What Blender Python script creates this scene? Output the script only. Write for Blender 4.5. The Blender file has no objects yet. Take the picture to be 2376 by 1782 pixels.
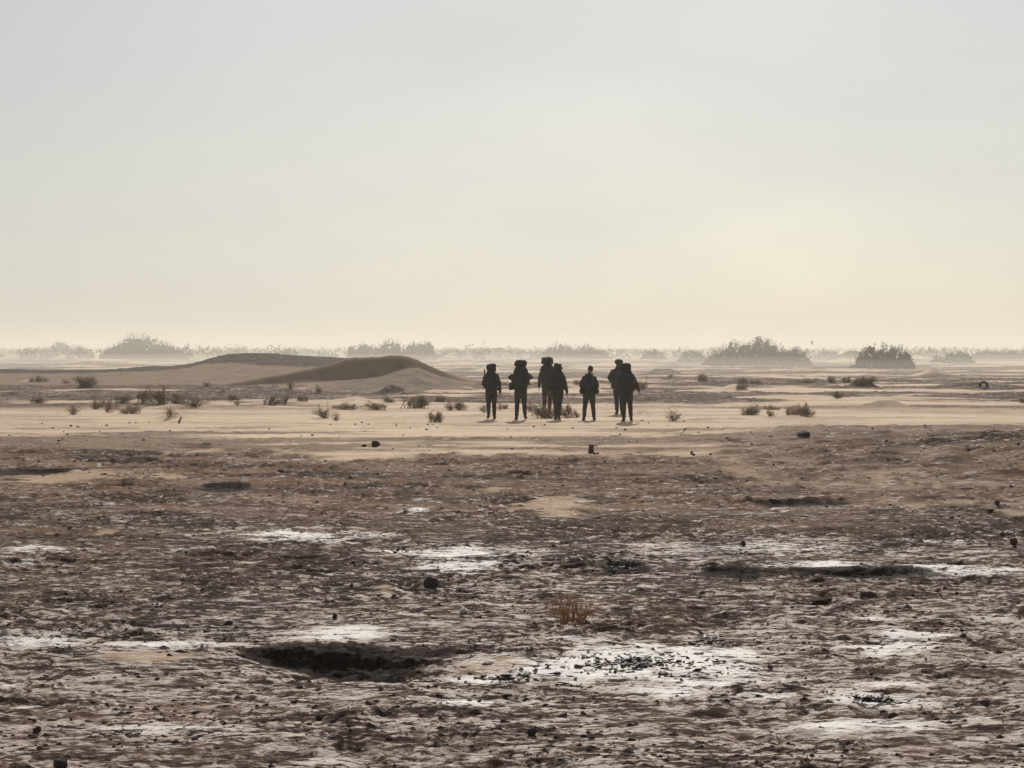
import bpy, bmesh, math, random
import numpy as np
from mathutils import Vector, Matrix, noise as mnoise

# ------------------------------------------------------------------ camera, sky, sun
sc = bpy.context.scene
C = sc.collection
F, CX, CY, HOR, CAMZ = 5000.0, 1188.0, 891.0, 806.0, 2.3      # focal length etc. in photo pixels
PITCH = math.atan((CY - HOR) / F)
cam_d = bpy.data.cameras.new('camera'); cam = bpy.data.objects.new('camera', cam_d); C.objects.link(cam)
cam_d.sensor_width = 36.0; cam_d.lens = F / 2376.0 * 36.0
cam_d.clip_start = 0.1; cam_d.clip_end = 30000.0
cam.location = (0, 0, CAMZ); cam.rotation_euler = (math.pi / 2 - PITCH, 0, 0)
sc.camera = cam

SUN_EL, SUN_AZ = math.radians(31.0), math.radians(4.0)
world = bpy.data.worlds.new('World'); sc.world = world; world.use_nodes = True
nt = world.node_tree; nt.nodes.clear()
wo = nt.nodes.new('ShaderNodeOutputWorld'); bg = nt.nodes.new('ShaderNodeBackground')
sky = nt.nodes.new('ShaderNodeTexSky'); sky.sky_type = 'NISHITA'; sky.sun_disc = False
sky.sun_elevation = SUN_EL; sky.sun_rotation = SUN_AZ
sky.altitude = 300.0; sky.air_density = 1.0; sky.dust_density = 1.9; sky.ozone_density = 3.0
hs = nt.nodes.new('ShaderNodeHueSaturation'); hs.inputs['Saturation'].default_value = 0.55
hs.inputs['Saturation'].default_value = 0.72; hs.inputs['Hue'].default_value = 0.52
# a thin high veil of dust and cloud, the same in every direction, uneven as cirrus is
veil = nt.nodes.new('ShaderNodeMix'); veil.data_type = 'RGBA'
wtc = nt.nodes.new('ShaderNodeTexCoord'); wmp = nt.nodes.new('ShaderNodeMapping'); wmp.inputs['Scale'].default_value = (3.0, 3.0, 9.0)
wns = nt.nodes.new('ShaderNodeTexNoise'); wns.inputs['Scale'].default_value = 2.2; wns.inputs['Detail'].default_value = 4; wns.inputs['Roughness'].default_value = .5
wmr = nt.nodes.new('ShaderNodeMapRange'); wmr.inputs['From Min'].default_value = .3; wmr.inputs['From Max'].default_value = .7
wmr.inputs['To Min'].default_value = .34; wmr.inputs['To Max'].default_value = .64
nt.links.new(wtc.outputs['Generated'], wmp.inputs['Vector']); nt.links.new(wmp.outputs[0], wns.inputs['Vector'])
nt.links.new(wns.outputs['Fac'], wmr.inputs['Value']); nt.links.new(wmr.outputs[0], veil.inputs[0])
veil.inputs[7].default_value = (12.4, 12.4, 12.0, 1)
nt.links.new(sky.outputs[0], veil.inputs[6]); nt.links.new(veil.outputs[2], hs.inputs['Color'])
nt.links.new(hs.outputs[0], bg.inputs['Color']); nt.links.new(bg.outputs[0], wo.inputs['Surface'])
bg.inputs['Strength'].default_value = 0.052

sun_d = bpy.data.lights.new('sun', 'SUN'); sun = bpy.data.objects.new('sun', sun_d); C.objects.link(sun)
sun_d.energy = 5.0; sun_d.angle = math.radians(0.6); sun_d.color = (1.0, 0.93, 0.85)
S = Vector((math.sin(SUN_AZ) * math.cos(SUN_EL), math.cos(SUN_AZ) * math.cos(SUN_EL), math.sin(SUN_EL)))
sun.rotation_euler = S.to_track_quat('Z', 'Y').to_euler(); sun.location = (20, 100, 80)

sc.view_settings.view_transform = 'Standard'; sc.view_settings.look = 'None'
sc.view_settings.exposure = 0.0; sc.view_settings.gamma = 1.0
sc.view_settings.use_curve_mapping = False
sc.cycles.max_bounces = 6; sc.cycles.diffuse_bounces = 2; sc.cycles.volume_bounces = 1
sc.cycles.transmission_bounces = 2; sc.cycles.transparent_max_bounces = 4
sc.cycles.use_denoising = True

rng = np.random.default_rng(7)
random.seed(7)

# ------------------------------------------------------------------ helpers
def link(name, mesh, mat=None, parent=None, smooth=True):
    o = bpy.data.objects.new(name, mesh); C.objects.link(o)
    if mat is not None and not mesh.materials: mesh.materials.append(mat)
    if smooth and len(mesh.polygons):
        mesh.polygons.foreach_set('use_smooth', np.ones(len(mesh.polygons), dtype=bool))
    if parent is not None: o.parent = parent
    return o

def empty(name, loc=(0, 0, 0), rz=0.0):
    o = bpy.data.objects.new(name, None); C.objects.link(o)
    o.location = loc; o.rotation_euler = (0, 0, rz); o.empty_display_size = 0.2
    return o

def tag(o, label=None, cat=None, group=None, kind=None):
    if label: o['label'] = label
    if cat: o['category'] = cat
    if group: o['group'] = group
    if kind: o['kind'] = kind
    return o

def np_mesh(name, verts, faces):
    """verts (n,3), faces (m,k) arrays"""
    verts = np.asarray(verts, dtype=np.float32); faces = np.asarray(faces, dtype=np.int32)
    me = bpy.data.meshes.new(name)
    k = faces.shape[1]
    me.vertices.add(len(verts)); me.vertices.foreach_set('co', verts.ravel())
    me.loops.add(faces.size); me.loops.foreach_set('vertex_index', faces.ravel())
    me.polygons.add(len(faces))
    me.polygons.foreach_set('loop_start', np.arange(0, faces.size, k, dtype=np.int32))
    me.update(calc_edges=True)
    return me

# ---- 2-D gradient noise in numpy
_perm = np.random.default_rng(11).permutation(4096).astype(np.int64)
_ga = np.random.default_rng(12).random(4096) * 2 * np.pi
_gx, _gy = np.cos(_ga), np.sin(_ga)
_gx, _gy = _gx.astype(np.float32), _gy.astype(np.float32); _perm = _perm.astype(np.int32)
def perlin(x, y, seed=0):
    x = np.asarray(x, np.float32) + np.float32(seed * 37.137); y = np.asarray(y, np.float32) + np.float32(seed * 91.713)
    fx, fy = np.floor(x), np.floor(y); xf, yf = x - fx, y - fy
    xi = fx.astype(np.int32) & 4095; yi = fy.astype(np.int32)
    u = xf * xf * xf * (xf * (xf * 6 - 15) + 10); v = yf * yf * yf * (yf * (yf * 6 - 15) + 10)
    pa = _perm[xi] + yi; pb = _perm[(xi + 1) & 4095] + yi
    def g(p, dx, dy):
        h = _perm[p & 4095]; return _gx[h] * dx + _gy[h] * dy
    a = g(pa, xf, yf); b = g(pb, xf - 1, yf); c = g(pa + 1, xf, yf - 1); d = g(pb + 1, xf - 1, yf - 1)
    lo = a + u * (b - a)
    return (lo + v * (c + u * (d - c) - lo)) * np.float32(1.45)
def fbm(x, y, octaves=4, seed=0, gain=0.5):
    s = np.zeros(np.shape(x), np.float32); a = 1.0; f = 1.0; t = 0
    for i in range(octaves):
        s = s + a * perlin(x * f, y * f, seed + i * 3); t += a; a *= gain; f *= 2.03
    return s / t
def sstep(a, b, x):
    t = np.clip((x - a) / (b - a), 0, 1); return t * t * (3 - 2 * t)

# ---- pixel of the photo -> viewing ray and the plain
cp, sp = math.cos(PITCH), math.sin(PITCH)
def ray(px, py):
    a, b = (px - CX) / F, -(py - CY) / F
    v = Vector((a, cp + b * sp, -sp + b * cp)); return v / v.y      # per metre of distance
def D(py): return CAMZ / max(1e-4, -ray(CX, py).z)                   # distance on the flat plain
def W(px, py): d = D(py); return ray(px, py).x * d, d
def rect(x0, x1, y0, y1):
    """pixel rectangle on the plain -> centre x, centre y, half width, half depth"""
    d0, d1 = D(y1), D(y0); dm = (d0 + d1) / 2
    return ((x0 + x1) / 2 - CX) / F * dm, dm, (x1 - x0) / 2 / F * dm, (d1 - d0) / 2

# ------------------------------------------------------------------ the plain: what lies where
SALT = [(570,880,1225,1258,1),(0,152,1268,1285,.9),(353,477,1271,1282,.9),(917,1167,1271,1296,1),(895,1190,1304,1328,1),
 (33,81,1298,1309,.7),(917,1004,1176,1193,.9),(1469,1697,1244,1304,.45),(1648,1990,1244,1288,.55),(2098,2260,1247,1260,.9),
 (1778,2022,1304,1320,1),(1990,2376,1312,1334,1),(2066,2376,1271,1304,.5),(43,212,1470,1497,1),(206,477,1478,1497,.8),
 (684,879,1453,1488,1),(260,570,1668,1692,.8),(0,38,1572,1586,.7),(33,92,1627,1635,.8),(1004,1200,1616,1632,.8),
 (271,450,1754,1776,.6),(700,800,1743,1760,.6),(1060,1230,1562,1578,1),(1209,1762,1486,1578,1.1),(1914,2207,1483,1516,.9),
 (1979,2066,1431,1440,.8),(2066,2196,1461,1478,.9),(1469,1643,1589,1619,.9),(1697,1898,1605,1624,.8),(2001,2169,1575,1597,.9),
 (1898,2153,1597,1635,.9),(1805,2207,1668,1694,1),(2202,2342,1662,1676,.8),(2212,2342,1695,1714,.9),(1176,1284,1619,1632,.7),
 (400,620,1300,1312,.3),(0,300,1560,1572,.3),(480,900,1060,1066,.5),(2240,2376,1430,1450,.5),(1500,1760,1465,1484,.4)]
SAND = [(40,270,1088,1128,1),(240,470,1099,1115,.8),(200,277,1228,1252,.8),(1190,1400,1150,1195,1),(1340,2376,1345,1398,.35),
 (200,440,1508,1538,.9),(100,570,1555,1595,.35),(1015,1235,1520,1558,1),(760,900,1568,1590,.3),(1117,1183,1127,1141,.8),
 (855,925,1353,1376,.8),(1150,1420,1330,1420,.3),(0,120,1120,1140,.4)]
# scarps: short steps in the crust that face the camera (x0, x1, top, bottom, strength)
SCARP = [(545,1045,1493,1548,2.2,.30),(1620,1780,1318,1344,1.1),(1800,2240,1315,1338,2.0,.08),(1393,1510,1307,1327,1.5),(1330,1400,1320,1340,.7),
 (1720,2010,1157,1172,1.5),(1621,1691,1138,1150,1),(1887,1979,1133,1143,.9),(2120,2218,1146,1157,.8),(455,600,1120,1140,1.6),
 (646,803,1134,1143,.9),(130,211,1125,1136,.7),(0,190,1086,1101,1.6),(206,396,1056,1077,.9),(271,336,1033,1043,.8),
 (678,787,1053,1069,.8),(108,217,1501,1520,.8),(168,239,1649,1661,1),(336,510,1618,1631,.8),(803,890,1718,1740,.8),
 (200,282,1722,1736,.7),(1501,1751,1623,1634,.8),(1762,1979,1689,1707,.7),(1600,1675,1678,1692,.7),(1252,1295,1761,1773,.7),
 (2120,2158,1757,1769,.7),(1480,1680,1412,1428,.8),(1827,1963,1417,1432,.8),(0,110,1516,1532,.6),(900,1010,1300,1322,.4),
 (1010,1080,1108,1118,.7),(1560,1640,1290,1312,.7),(960,1130,1700,1712,.5),(600,760,1212,1222,.6),(1270,1400,1225,1240,.7),
 (1290,1440,1106,1114,.7),(240,420,1268,1277,.6),(2040,2376,1338,1352,.9),(2260,2376,1490,1502,.7),(400,560,1050,1060,.7)]
# sand hummocks (x0, x1, crest row, foot row)
MOUND = [(860,965,889,914),(740,900,921,934),(1465,1520,950,962),(170,235,872,902),(1960,2150,928,948),(1480,1600,852,868),
 (1240,1330,855,868),(1250,1500,882,892),(0,60,862,872),(0,130,880,894),(300,560,955,962),(470,640,913,926),(640,760,895,902),(1650,1760,892,906),
 (1960,2040,872,897),(2150,2376,886,898),(2100,2240,858,872),(1900,2060,812,840),
 (1090,1170,848,860),(560,800,925,940),(1560,1760,968,978),(320,480,962,976),
 (2230,2376,950,960),(1400,1700,905,915),(1030,1110,896,902),(0,200,905,918),(1760,2000,975,986),(300,520,938,950)]
_r = random.Random(4)
for _ in range(95):
    y0 = 1075 + 690 * _r.random(); x0 = _r.uniform(-60, 2380); k = (y0 - 806) / 700
    w_ = _r.uniform(50, 230) * (.4 + k); SCARP.append((x0, x0 + w_, y0, y0 + _r.uniform(7, 14) * (.5 + .7 * k), _r.uniform(.4, .9)))
_salt = [rect(s[0] - .12 * (s[1] - s[0]), s[1] + .12 * (s[1] - s[0]), s[2], s[3]) + (s[4],) for s in SALT]
_sand = [rect(*s[:4]) + (s[4],) for s in SAND]
_scarp = []
for s in SCARP:
    cx, cy, rx, ry = rect(*s[:4]); ppm = F / cy
    _scarp.append((cx, cy, rx * 1.05, max(ry, .25), min(.11, .30 * (s[3] - s[2]) / ppm) * s[4], s[5] if len(s) > 5 else 0.0))
_mound = []
for x0, x1, yt, yb in MOUND:
    d = D(yb); rx = (x1 - x0) / 2 / F * d
    dc = d + rx * .55
    h = CAMZ + ray(CX, yt).z * dc
    _mound.append((((x0 + x1) / 2 - CX) / F * dc, dc, rx, rx * .6 + .4, max(h, .05)))

def warped(x, y, lst, seed, amt=.45, scale=1.0):
    """soft union of noise-edged ellipses"""
    n1 = fbm(x * 1.1 * scale, y * 1.1 * scale, 4, seed); n2 = fbm(x * 1.8 * scale, y * 3.6 * scale, 4, seed + 9, .6)
    out = np.zeros_like(x)
    for cx, cy, rx, ry, w in lst:
        m = (np.abs(x - cx) < rx * 2.4) & (np.abs(y - cy) < ry * 2.8)
        if not m.any(): continue
        r = np.sqrt(((x[m] - cx) / rx) ** 2 + ((y[m] - cy) / (ry * 1.15)) ** 2)
        v = w * sstep(1.55, .10, r + amt * 2.2 * n1[m] + amt * 1.4 * n2[m])
        out[m] = np.maximum(out[m], v)
    return out

def crust_mask(x, y):
    """1 on the dark broken crust close by, 0 on the blown sand flat"""
    edge = 45.5 + 3.0 * fbm(x * .10, y * .05, 3, 21) - sstep(2.0, 9.0, x) * 3.0 + sstep(-3., -9., x) * 4.0
    m = sstep(4.0, -4.0, y - edge + 9.0 * fbm(x * .45, y * .16, 5, 22, .6))
    # the rippled sand bank on the right lies over the crust
    bank = sstep(1.5, 7.0, x + 4.5 * fbm(x * .45, y * .25, 4, 23)) * sstep(30.0, 39.0, y + .35 * (x - 6) + 14 * fbm(x * .6, y * .3, 4, 24, .6)) * sstep(66, 50, y)
    m = m * (1 - bank)
    # windows of crust further out
    far = sstep(-.26, .08, fbm(x * .055, y * .11, 5, 25, .6)) * sstep(72, 92, y) * .85
    flat = sstep(-.20, .22, fbm(x * .12, y * .30, 5, 26, .6) + .16 * sstep(64, 48, y)) * sstep(44, 49, y) * (.55 - .22 * sstep(56, 66, y))
    return np.maximum(np.maximum(m, bank * (.70 + .35 * fbm(x * .5, y * .7, 3, 27))), np.maximum(far, flat * (y < 92))), bank

def height(x, y, fine=True):
    x = np.atleast_1d(np.asarray(x, float)); y = np.atleast_1d(np.asarray(y, float))
    crust, bank = crust_mask(x, y)
    h = .07 * fbm(x * .07, y * .07, 3, 1) * sstep(4, 14, y)
    # sand flat: low wind-laid waves; further out hummocks, then dunes
    h = h + .060 * fbm(x * .16, y * .38, 4, 2, .6) * sstep(40, 52, y)
    h = h + .24 * sstep(70, 105, y) * sstep(900, 300, y) * (np.abs(fbm(x * .075, y * .11, 4, 3)) * 1.6 - .25)
    h = h + .65 * sstep(150, 230, y) * sstep(2500, 700, y) * fbm(x * .022, y * .020, 4, 4)
    # rippled bank to the right
    bx = sstep(4.0, 13.0, x) * np.exp(-((y - 45.5 - .15 * (x - 9)) / 5.5) ** 2)
    h = h + .50 * bx + .22 * sstep(3.0, 9.0, x) * np.exp(-((y - 56.5) / 4.0) ** 2)
    ph = (y - x * .30 + 1.3 * fbm(x * .45, y * .35, 3, 30)) * 2.1
    pf = ph - np.floor(ph); rip = np.where(pf < .22, sstep(0, .22, pf), 1 - sstep(.22, 1.0, pf))      # steep side to the camera
    h = h + bank * .080 * rip * np.clip(.40 + 1.9 * fbm(x * 1.1, y * .8, 3, 31), 0, 1.0)
    # hummocks
    for cx, cy, rx, ry, H in _mound:
        m = (np.abs(x - cx) < rx * 2.2) & (np.abs(y - cy) < ry * 2.2)
        if m.any():
            n = .30 * fbm(x[m] / rx * 1.3, y[m] / ry * 1.3, 4, 40)
            r = np.sqrt(((x[m] - cx) / rx) ** 2 + ((y[m] - cy) / ry) ** 2) + n
            h[m] = np.maximum(h[m], h[m] * .4 + H * sstep(1.15, -.15, r) * 1.05)
    # scarps
    jag = .34 * fbm(x * 3.2, y * 2.2, 4, 50, .65) + .7 * fbm(x * .8, y * .5, 2, 51)
    for cx, cy, rx, ry, dep, tilt in _scarp:
        m = (np.abs(x - cx) < rx * 1.4) & (np.abs(y - cy) < ry * 4 + 1.2)
        if m.any():
            yy = y[m] - cy + jag[m] * min(1.0, ry * 1.6) + tilt * (x[m] - cx)
            fall = sstep(1.25, .25, np.abs(x[m] - cx) / rx + .45 * jag[m])
            ramp = sstep(-2.0 * ry - .3, ry * .3, yy)                         # gently down ...
            wall = 1 - sstep(ry * .35, ry * .35 + .07 + .002 * cy, yy)         # ... then a step up
            lip = np.exp(-((yy - ry * .5 - .15) / .25) ** 2) * .25
            h[m] += fall * dep * (-ramp * wall + lip)
    if fine:
        near = sstep(60, 30, y)
        t = fbm(x * .75, y * 1.4, 4, 60, .6) * 3.4
        tf = np.floor(t); terr = tf + sstep(.70, .97, t - tf)                # broken terraces
        t2 = fbm(x * 2.2, y * 4.6, 3, 63, .6) * 3.4
        tf2 = np.floor(t2); terr2 = tf2 + sstep(.6, .97, t2 - tf2)
        clod = np.abs(fbm(x * 5.0, y * 9.0, 3, 66, .65))
        rough = .30 + 1.1 * sstep(-.25, .35, fbm(x * .45, y * .35, 4, 69, .6))
        salt = warped(x, y, _salt, 80)
        flat = (1 - .65 * np.clip(salt, 0, 1)) * (1 - .9 * warped(x, y, _sand, 90)) * (1 - .85 * bank)
        grow = 1 + .035 * np.clip(y - 20, 0, 30)
        h = h + crust * rough * flat * grow * (.022 * terr + .015 * terr2 + .024 * (clod - .12))
        h = h + crust * flat * .008 * fbm(x * 12, y * 20, 2, 72) * near
        h = h + (1 - crust) * .008 * fbm(x * 2.0, y * 5.0, 3, 73)
    return h

def ground_z(x, y): return float(height(np.array([x]), np.array([y]))[0])
def place(px, py):
    """where the line of sight through a pixel of the photo meets the terrain"""
    r = ray(px, py); d0 = min(D(py), 3000.0); ds = d0 * np.linspace(.55, 1.4, 420)
    h = height(r.x * ds, ds, fine=False)
    z = CAMZ + r.z * ds; k = np.argmax(z <= h)
    d = ds[k] if (z <= h).any() else d0
    return r.x * d, d, ground_z(r.x * d, d)

# ------------------------------------------------------------------ materials
def principled(name, color=(.5, .5, .5), rough=.8, spec=.3):
    m = bpy.data.materials.new(name); m.use_nodes = True
    b = m.node_tree.nodes['Principled BSDF']
    b.inputs['Base Color'].default_value = (*color, 1); b.inputs['Roughness'].default_value = rough
    b.inputs['Specular IOR Level'].default_value = spec
    return m, m.node_tree, b
def nnode(t, typ, **kw):
    n = t.nodes.new(typ)
    for k, v in kw.items(): setattr(n, k, v)
    return n
def noise_tex(t, scale, detail=4.0, rough=.6, vec=None, dist=0.0):
    n = t.nodes.new('ShaderNodeTexNoise'); n.inputs['Scale'].default_value = scale
    n.inputs['Detail'].default_value = detail; n.inputs['Roughness'].default_value = rough; n.inputs['Distortion'].default_value = dist
    if vec is not None: t.links.new(vec, n.inputs['Vector'])
    return n.outputs['Fac']
def ramp(t, fac, stops):
    r = t.nodes.new('ShaderNodeValToRGB'); e = r.color_ramp.elements
    while len(e) > 1: e.remove(e[0])
    e[0].position = stops[0][0]; e[0].color = (*stops[0][1], 1) if len(stops[0][1]) == 3 else stops[0][1]
    for p, c in stops[1:]:
        k = e.new(p); k.color = (*c, 1)
    t.links.new(fac, r.inputs['Fac']); return r.outputs['Color']
def mix(t, fac, a, b, mode='MIX'):
    n = t.nodes.new('ShaderNodeMix'); n.data_type = 'RGBA'; n.blend_type = mode
    for s, v in ((n.inputs[0], fac), (n.inputs[6], a), (n.inputs[7], b)):
        if hasattr(v, 'is_linked') or hasattr(v, 'links'): t.links.new(v, s)
        elif isinstance(v, (int, float)): s.default_value = v
        else: s.default_value = (*v, 1)
    return n.outputs[2]
def math_n(t, op, a, b=0.0, clamp=False):
    n = t.nodes.new('ShaderNodeMath'); n.operation = op; n.use_clamp = clamp
    for s, v in ((n.inputs[0], a), (n.inputs[1], b)):
        if isinstance(v, (int, float)): s.default_value = v
        else: t.links.new(v, s)
    return n.outputs[0]
def bump(t, b, fac, strength, dist, prev=None):
    n = t.nodes.new('ShaderNodeBump'); n.inputs['Strength'].default_value = strength; n.inputs['Distance'].default_value = dist
    t.links.new(fac, n.inputs['Height'])
    if prev is not None: t.links.new(prev, n.inputs['Normal'])
    t.links.new(n.outputs[0], b.inputs['Normal']); return n.outputs[0]
def map_range(t, v, a, b):
    n = t.nodes.new('ShaderNodeMapRange'); n.interpolation_type = 'SMOOTHSTEP'
    n.inputs['From Min'].default_value = a; n.inputs['From Max'].default_value = b
    t.links.new(v, n.inputs['Value']); return n.outputs[0]

def ground_material():
    m, t, b = principled('desert_ground', rough=.9, spec=.22)
    tc = t.nodes.new('ShaderNodeTexCoord').outputs['Object']
    def attr(n):
        a = t.nodes.new('ShaderNodeAttribute'); a.attribute_name = n; return a.outputs['Fac']
    crust, salt, sandp, scarp_shade, pale = attr('crust'), attr('salt'), attr('sandpatch'), attr('scarp_shade'), attr('pale')
    mp = t.nodes.new('ShaderNodeMapping'); mp.inputs['Scale'].default_value = (.42, 1, 1); t.links.new(tc, mp.inputs['Vector']); tc = mp.outputs[0]
    n_lo = noise_tex(t, 1.3, 5, .6, tc); n_mid = noise_tex(t, 8, 5, .68, tc, .4); n_hi = noise_tex(t, 24, 5, .72, tc, .5); n_big = noise_tex(t, 2.6, 5, .68, tc, .5); n_vhi = noise_tex(t, 110, 3, .7, tc)
    mp2 = t.nodes.new('ShaderNodeMapping'); mp2.inputs['Scale'].default_value = (.10, .62, 1); t.links.new(t.nodes['Texture Coordinate'].outputs['Object'], mp2.inputs['Vector'])
    n_str = noise_tex(t, .9, 7, .70, mp2.outputs[0], .4)
    both = math_n(t, 'ADD', math_n(t, 'MULTIPLY', n_hi, .52), math_n(t, 'ADD', math_n(t, 'MULTIPLY', n_mid, .45), math_n(t, 'MULTIPLY', n_big, .33)))
    both = math_n(t, 'SUBTRACT', both, .15)
    soil = ramp(t, both, [(.37, (.015, .008, .008)), (.455, (.080, .049, .039)), (.53, (.180, .117, .088)), (.63, (.325, .228, .173))])
    soil = mix(t, attr('moist'), soil, mix(t, .66, soil, (.018, .011, .009)))
    red = map_range(t, noise_tex(t, .8, 4, .6, tc, .3), .55, .75)
    soil = mix(t, math_n(t, 'MULTIPLY', red, .5), soil, mix(t, .6, soil, (.20, .095, .055)))
    sand = ramp(t, n_str, [(.34, (.28, .207, .150)), (.47, (.46, .350, .243)), (.58, (.52, .402, .284)), (.7, (.61, .488, .352))])
    sand = mix(t, .22, sand, ramp(t, n_hi, [(.3, (.22, .16, .12)), (.6, (.50, .40, .29))]))
    # thin veils of sand over the crust, thin crust showing through the sand
    cf = map_range(t, math_n(t, 'ADD', crust, math_n(t, 'MULTIPLY', math_n(t, 'SUBTRACT', both, .5), 1.1)), .22, .78)
    col = mix(t, cf, sand, soil)
    sf = map_range(t, math_n(t, 'ADD', sandp, math_n(t, 'MULTIPLY', math_n(t, 'SUBTRACT', both, .5), 1.5)), .25, .75)
    col = mix(t, sf, col, mix(t, .5, sand, (.44, .315, .205)))
    veil = map_range(t, math_n(t, 'ADD', noise_tex(t, .5, 6, .66, tc, .5), math_n(t, 'MULTIPLY', attr('drift'), .16)), .54, .74)
    col = mix(t, math_n(t, 'MULTIPLY', veil, .46), col, (.34, .225, .142))
    shade_f = map_range(t, math_n(t, 'ADD', scarp_shade, math_n(t, 'MULTIPLY', math_n(t, 'SUBTRACT', both, .5), 2.0)), .48, .85)
    # salt bloom: a thin broken film where it is sparse, a white crust where it is thick
    cover = math_n(t, 'ADD', math_n(t, 'MULTIPLY', pale, .36), math_n(t, 'MULTIPLY', salt, .52))
    sn = math_n(t, 'ADD', math_n(t, 'MULTIPLY', math_n(t, 'SUBTRACT', n_hi, .5), 3.0), math_n(t, 'MULTIPLY', math_n(t, 'SUBTRACT', n_mid, .5), 2.8))
    sn = math_n(t, 'ADD', sn, math_n(t, 'MULTIPLY', math_n(t, 'SUBTRACT', n_big, .5), 1.1))
    saltf = map_range(t, math_n(t, 'ADD', cover, sn), .22, .66)
    film = ramp(t, n_vhi, [(.3, (.300, .232, .192)), (.6, (.480, .390, .332))])
    white = ramp(t, n_vhi, [(.3, (.55, .50, .46)), (.6, (.85, .82, .78))])
    col = mix(t, math_n(t, 'MULTIPLY', shade_f, .94), col, (.012, .008, .009))  # shade of the scarp walls painted near-black into the soil colour
    saltf = math_n(t, 'MULTIPLY', saltf, math_n(t, 'SUBTRACT', 1.0, math_n(t, 'MULTIPLY', shade_f, .85)))
    col = mix(t, saltf, col, mix(t, map_range(t, salt, .22, .90), film, white))
    t.links.new(col, b.inputs['Base Color'])
    t.links.new(ramp(t, saltf, [(0, (1.0,) * 3), (1, (.65,) * 3)]), b.inputs['Roughness'])
    t.links.new(ramp(t, saltf, [(0, (.045,) * 3), (1, (.16,) * 3)]), b.inputs['Specular IOR Level'])
    hgt = math_n(t, 'ADD', math_n(t, 'MULTIPLY', n_hi, 1.0), math_n(t, 'MULTIPLY', n_vhi, .35))
    amt = math_n(t, 'MULTIPLY', hgt, math_n(t, 'ADD', math_n(t, 'MULTIPLY', cf, .85), .15))
    bump(t, b, amt, 1.0, .05)
    return m
M_ground = ground_material()

def simple(name, stops, scale, rough=.85, bs=0.0, bd=.01, spec=.25):
    m, t, b = principled(name, rough=rough, spec=spec)
    tc = t.nodes.new('ShaderNodeTexCoord').outputs['Object']
    f = noise_tex(t, scale, 5, .65, tc)
    t.links.new(ramp(t, f, stops), b.inputs['Base Color'])
    if bs: bump(t, b, noise_tex(t, scale * 2.5, 4, .65, tc), bs, bd)
    return m
M_rock = simple('dark_rock', [(.3, (.022, .016, .016)), (.6, (.050, .038, .036)), (.75, (.10, .08, .07))], 14, .9, .6, .01, .08)
M_brick = simple('weathered_brick', [(.3, (.035, .024, .022)), (.7, (.085, .055, .048))], 18, .9, .5, .006)
M_whitestone = simple('white_stone', [(.3, (.40, .37, .34)), (.7, (.75, .72, .68))], 22, .8, .5, .006)
M_clod = simple('soil_clod', [(.3, (.016, .010, .010)), (.55, (.050, .036, .032)), (.75, (.15, .115, .095))], 9, 1.0, .5, .01, .03)
M_flake = simple('mud_flake', [(.3, (.012, .008, .008)), (.7, (.042, .030, .027))], 12, .7, .4, .01)
M_rubber = simple('old_tyre_rubber', [(.3, (.015, .014, .014)), (.7, (.045, .04, .038))], 10, .8, .5, .01)
M_wood = simple('dead_wood', [(.3, (.05, .035, .028)), (.7, (.14, .10, .08))], 30, .9, .5, .004)
M_twig = simple('shrub_stem', [(.3, (.11, .076, .052)), (.7, (.23, .165, .112))], 9, .9)
M_twig_red = simple('dry_shrub_stem', [(.3, (.20, .095, .042)), (.7, (.40, .22, .10))], 9, .9)
def leaf_mat(name, c0, c1, trans=.25):
    m, t, b = principled(name, rough=.75, spec=.2)
    tc = t.nodes.new('ShaderNodeTexCoord').outputs['Object']
    col = ramp(t, noise_tex(t, 5, 3, .6, tc), [(.3, c0), (.7, c1)])
    t.links.new(col, b.inputs['Base Color'])
    tr = t.nodes.new('ShaderNodeBsdfTranslucent'); t.links.new(col, tr.inputs['Color'])
    mx = t.nodes.new('ShaderNodeMixShader'); mx.inputs[0].default_value = trans
    t.links.new(b.outputs[0], mx.inputs[1]); t.links.new(tr.outputs[0], mx.inputs[2])
    t.links.new(mx.outputs[0], t.nodes['Material Output'].inputs['Surface'])
    return m
M_leaf = leaf_mat('shrub_leaf', (.15, .105, .062), (.27, .195, .122), .4)
M_leaf_dry = leaf_mat('dry_shrub_leaf', (.28, .15, .06), (.44, .26, .12), .45)
M_tree = leaf_mat('tamarisk_leaf', (.040, .042, .026), (.095, .092, .055), .2)

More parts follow.
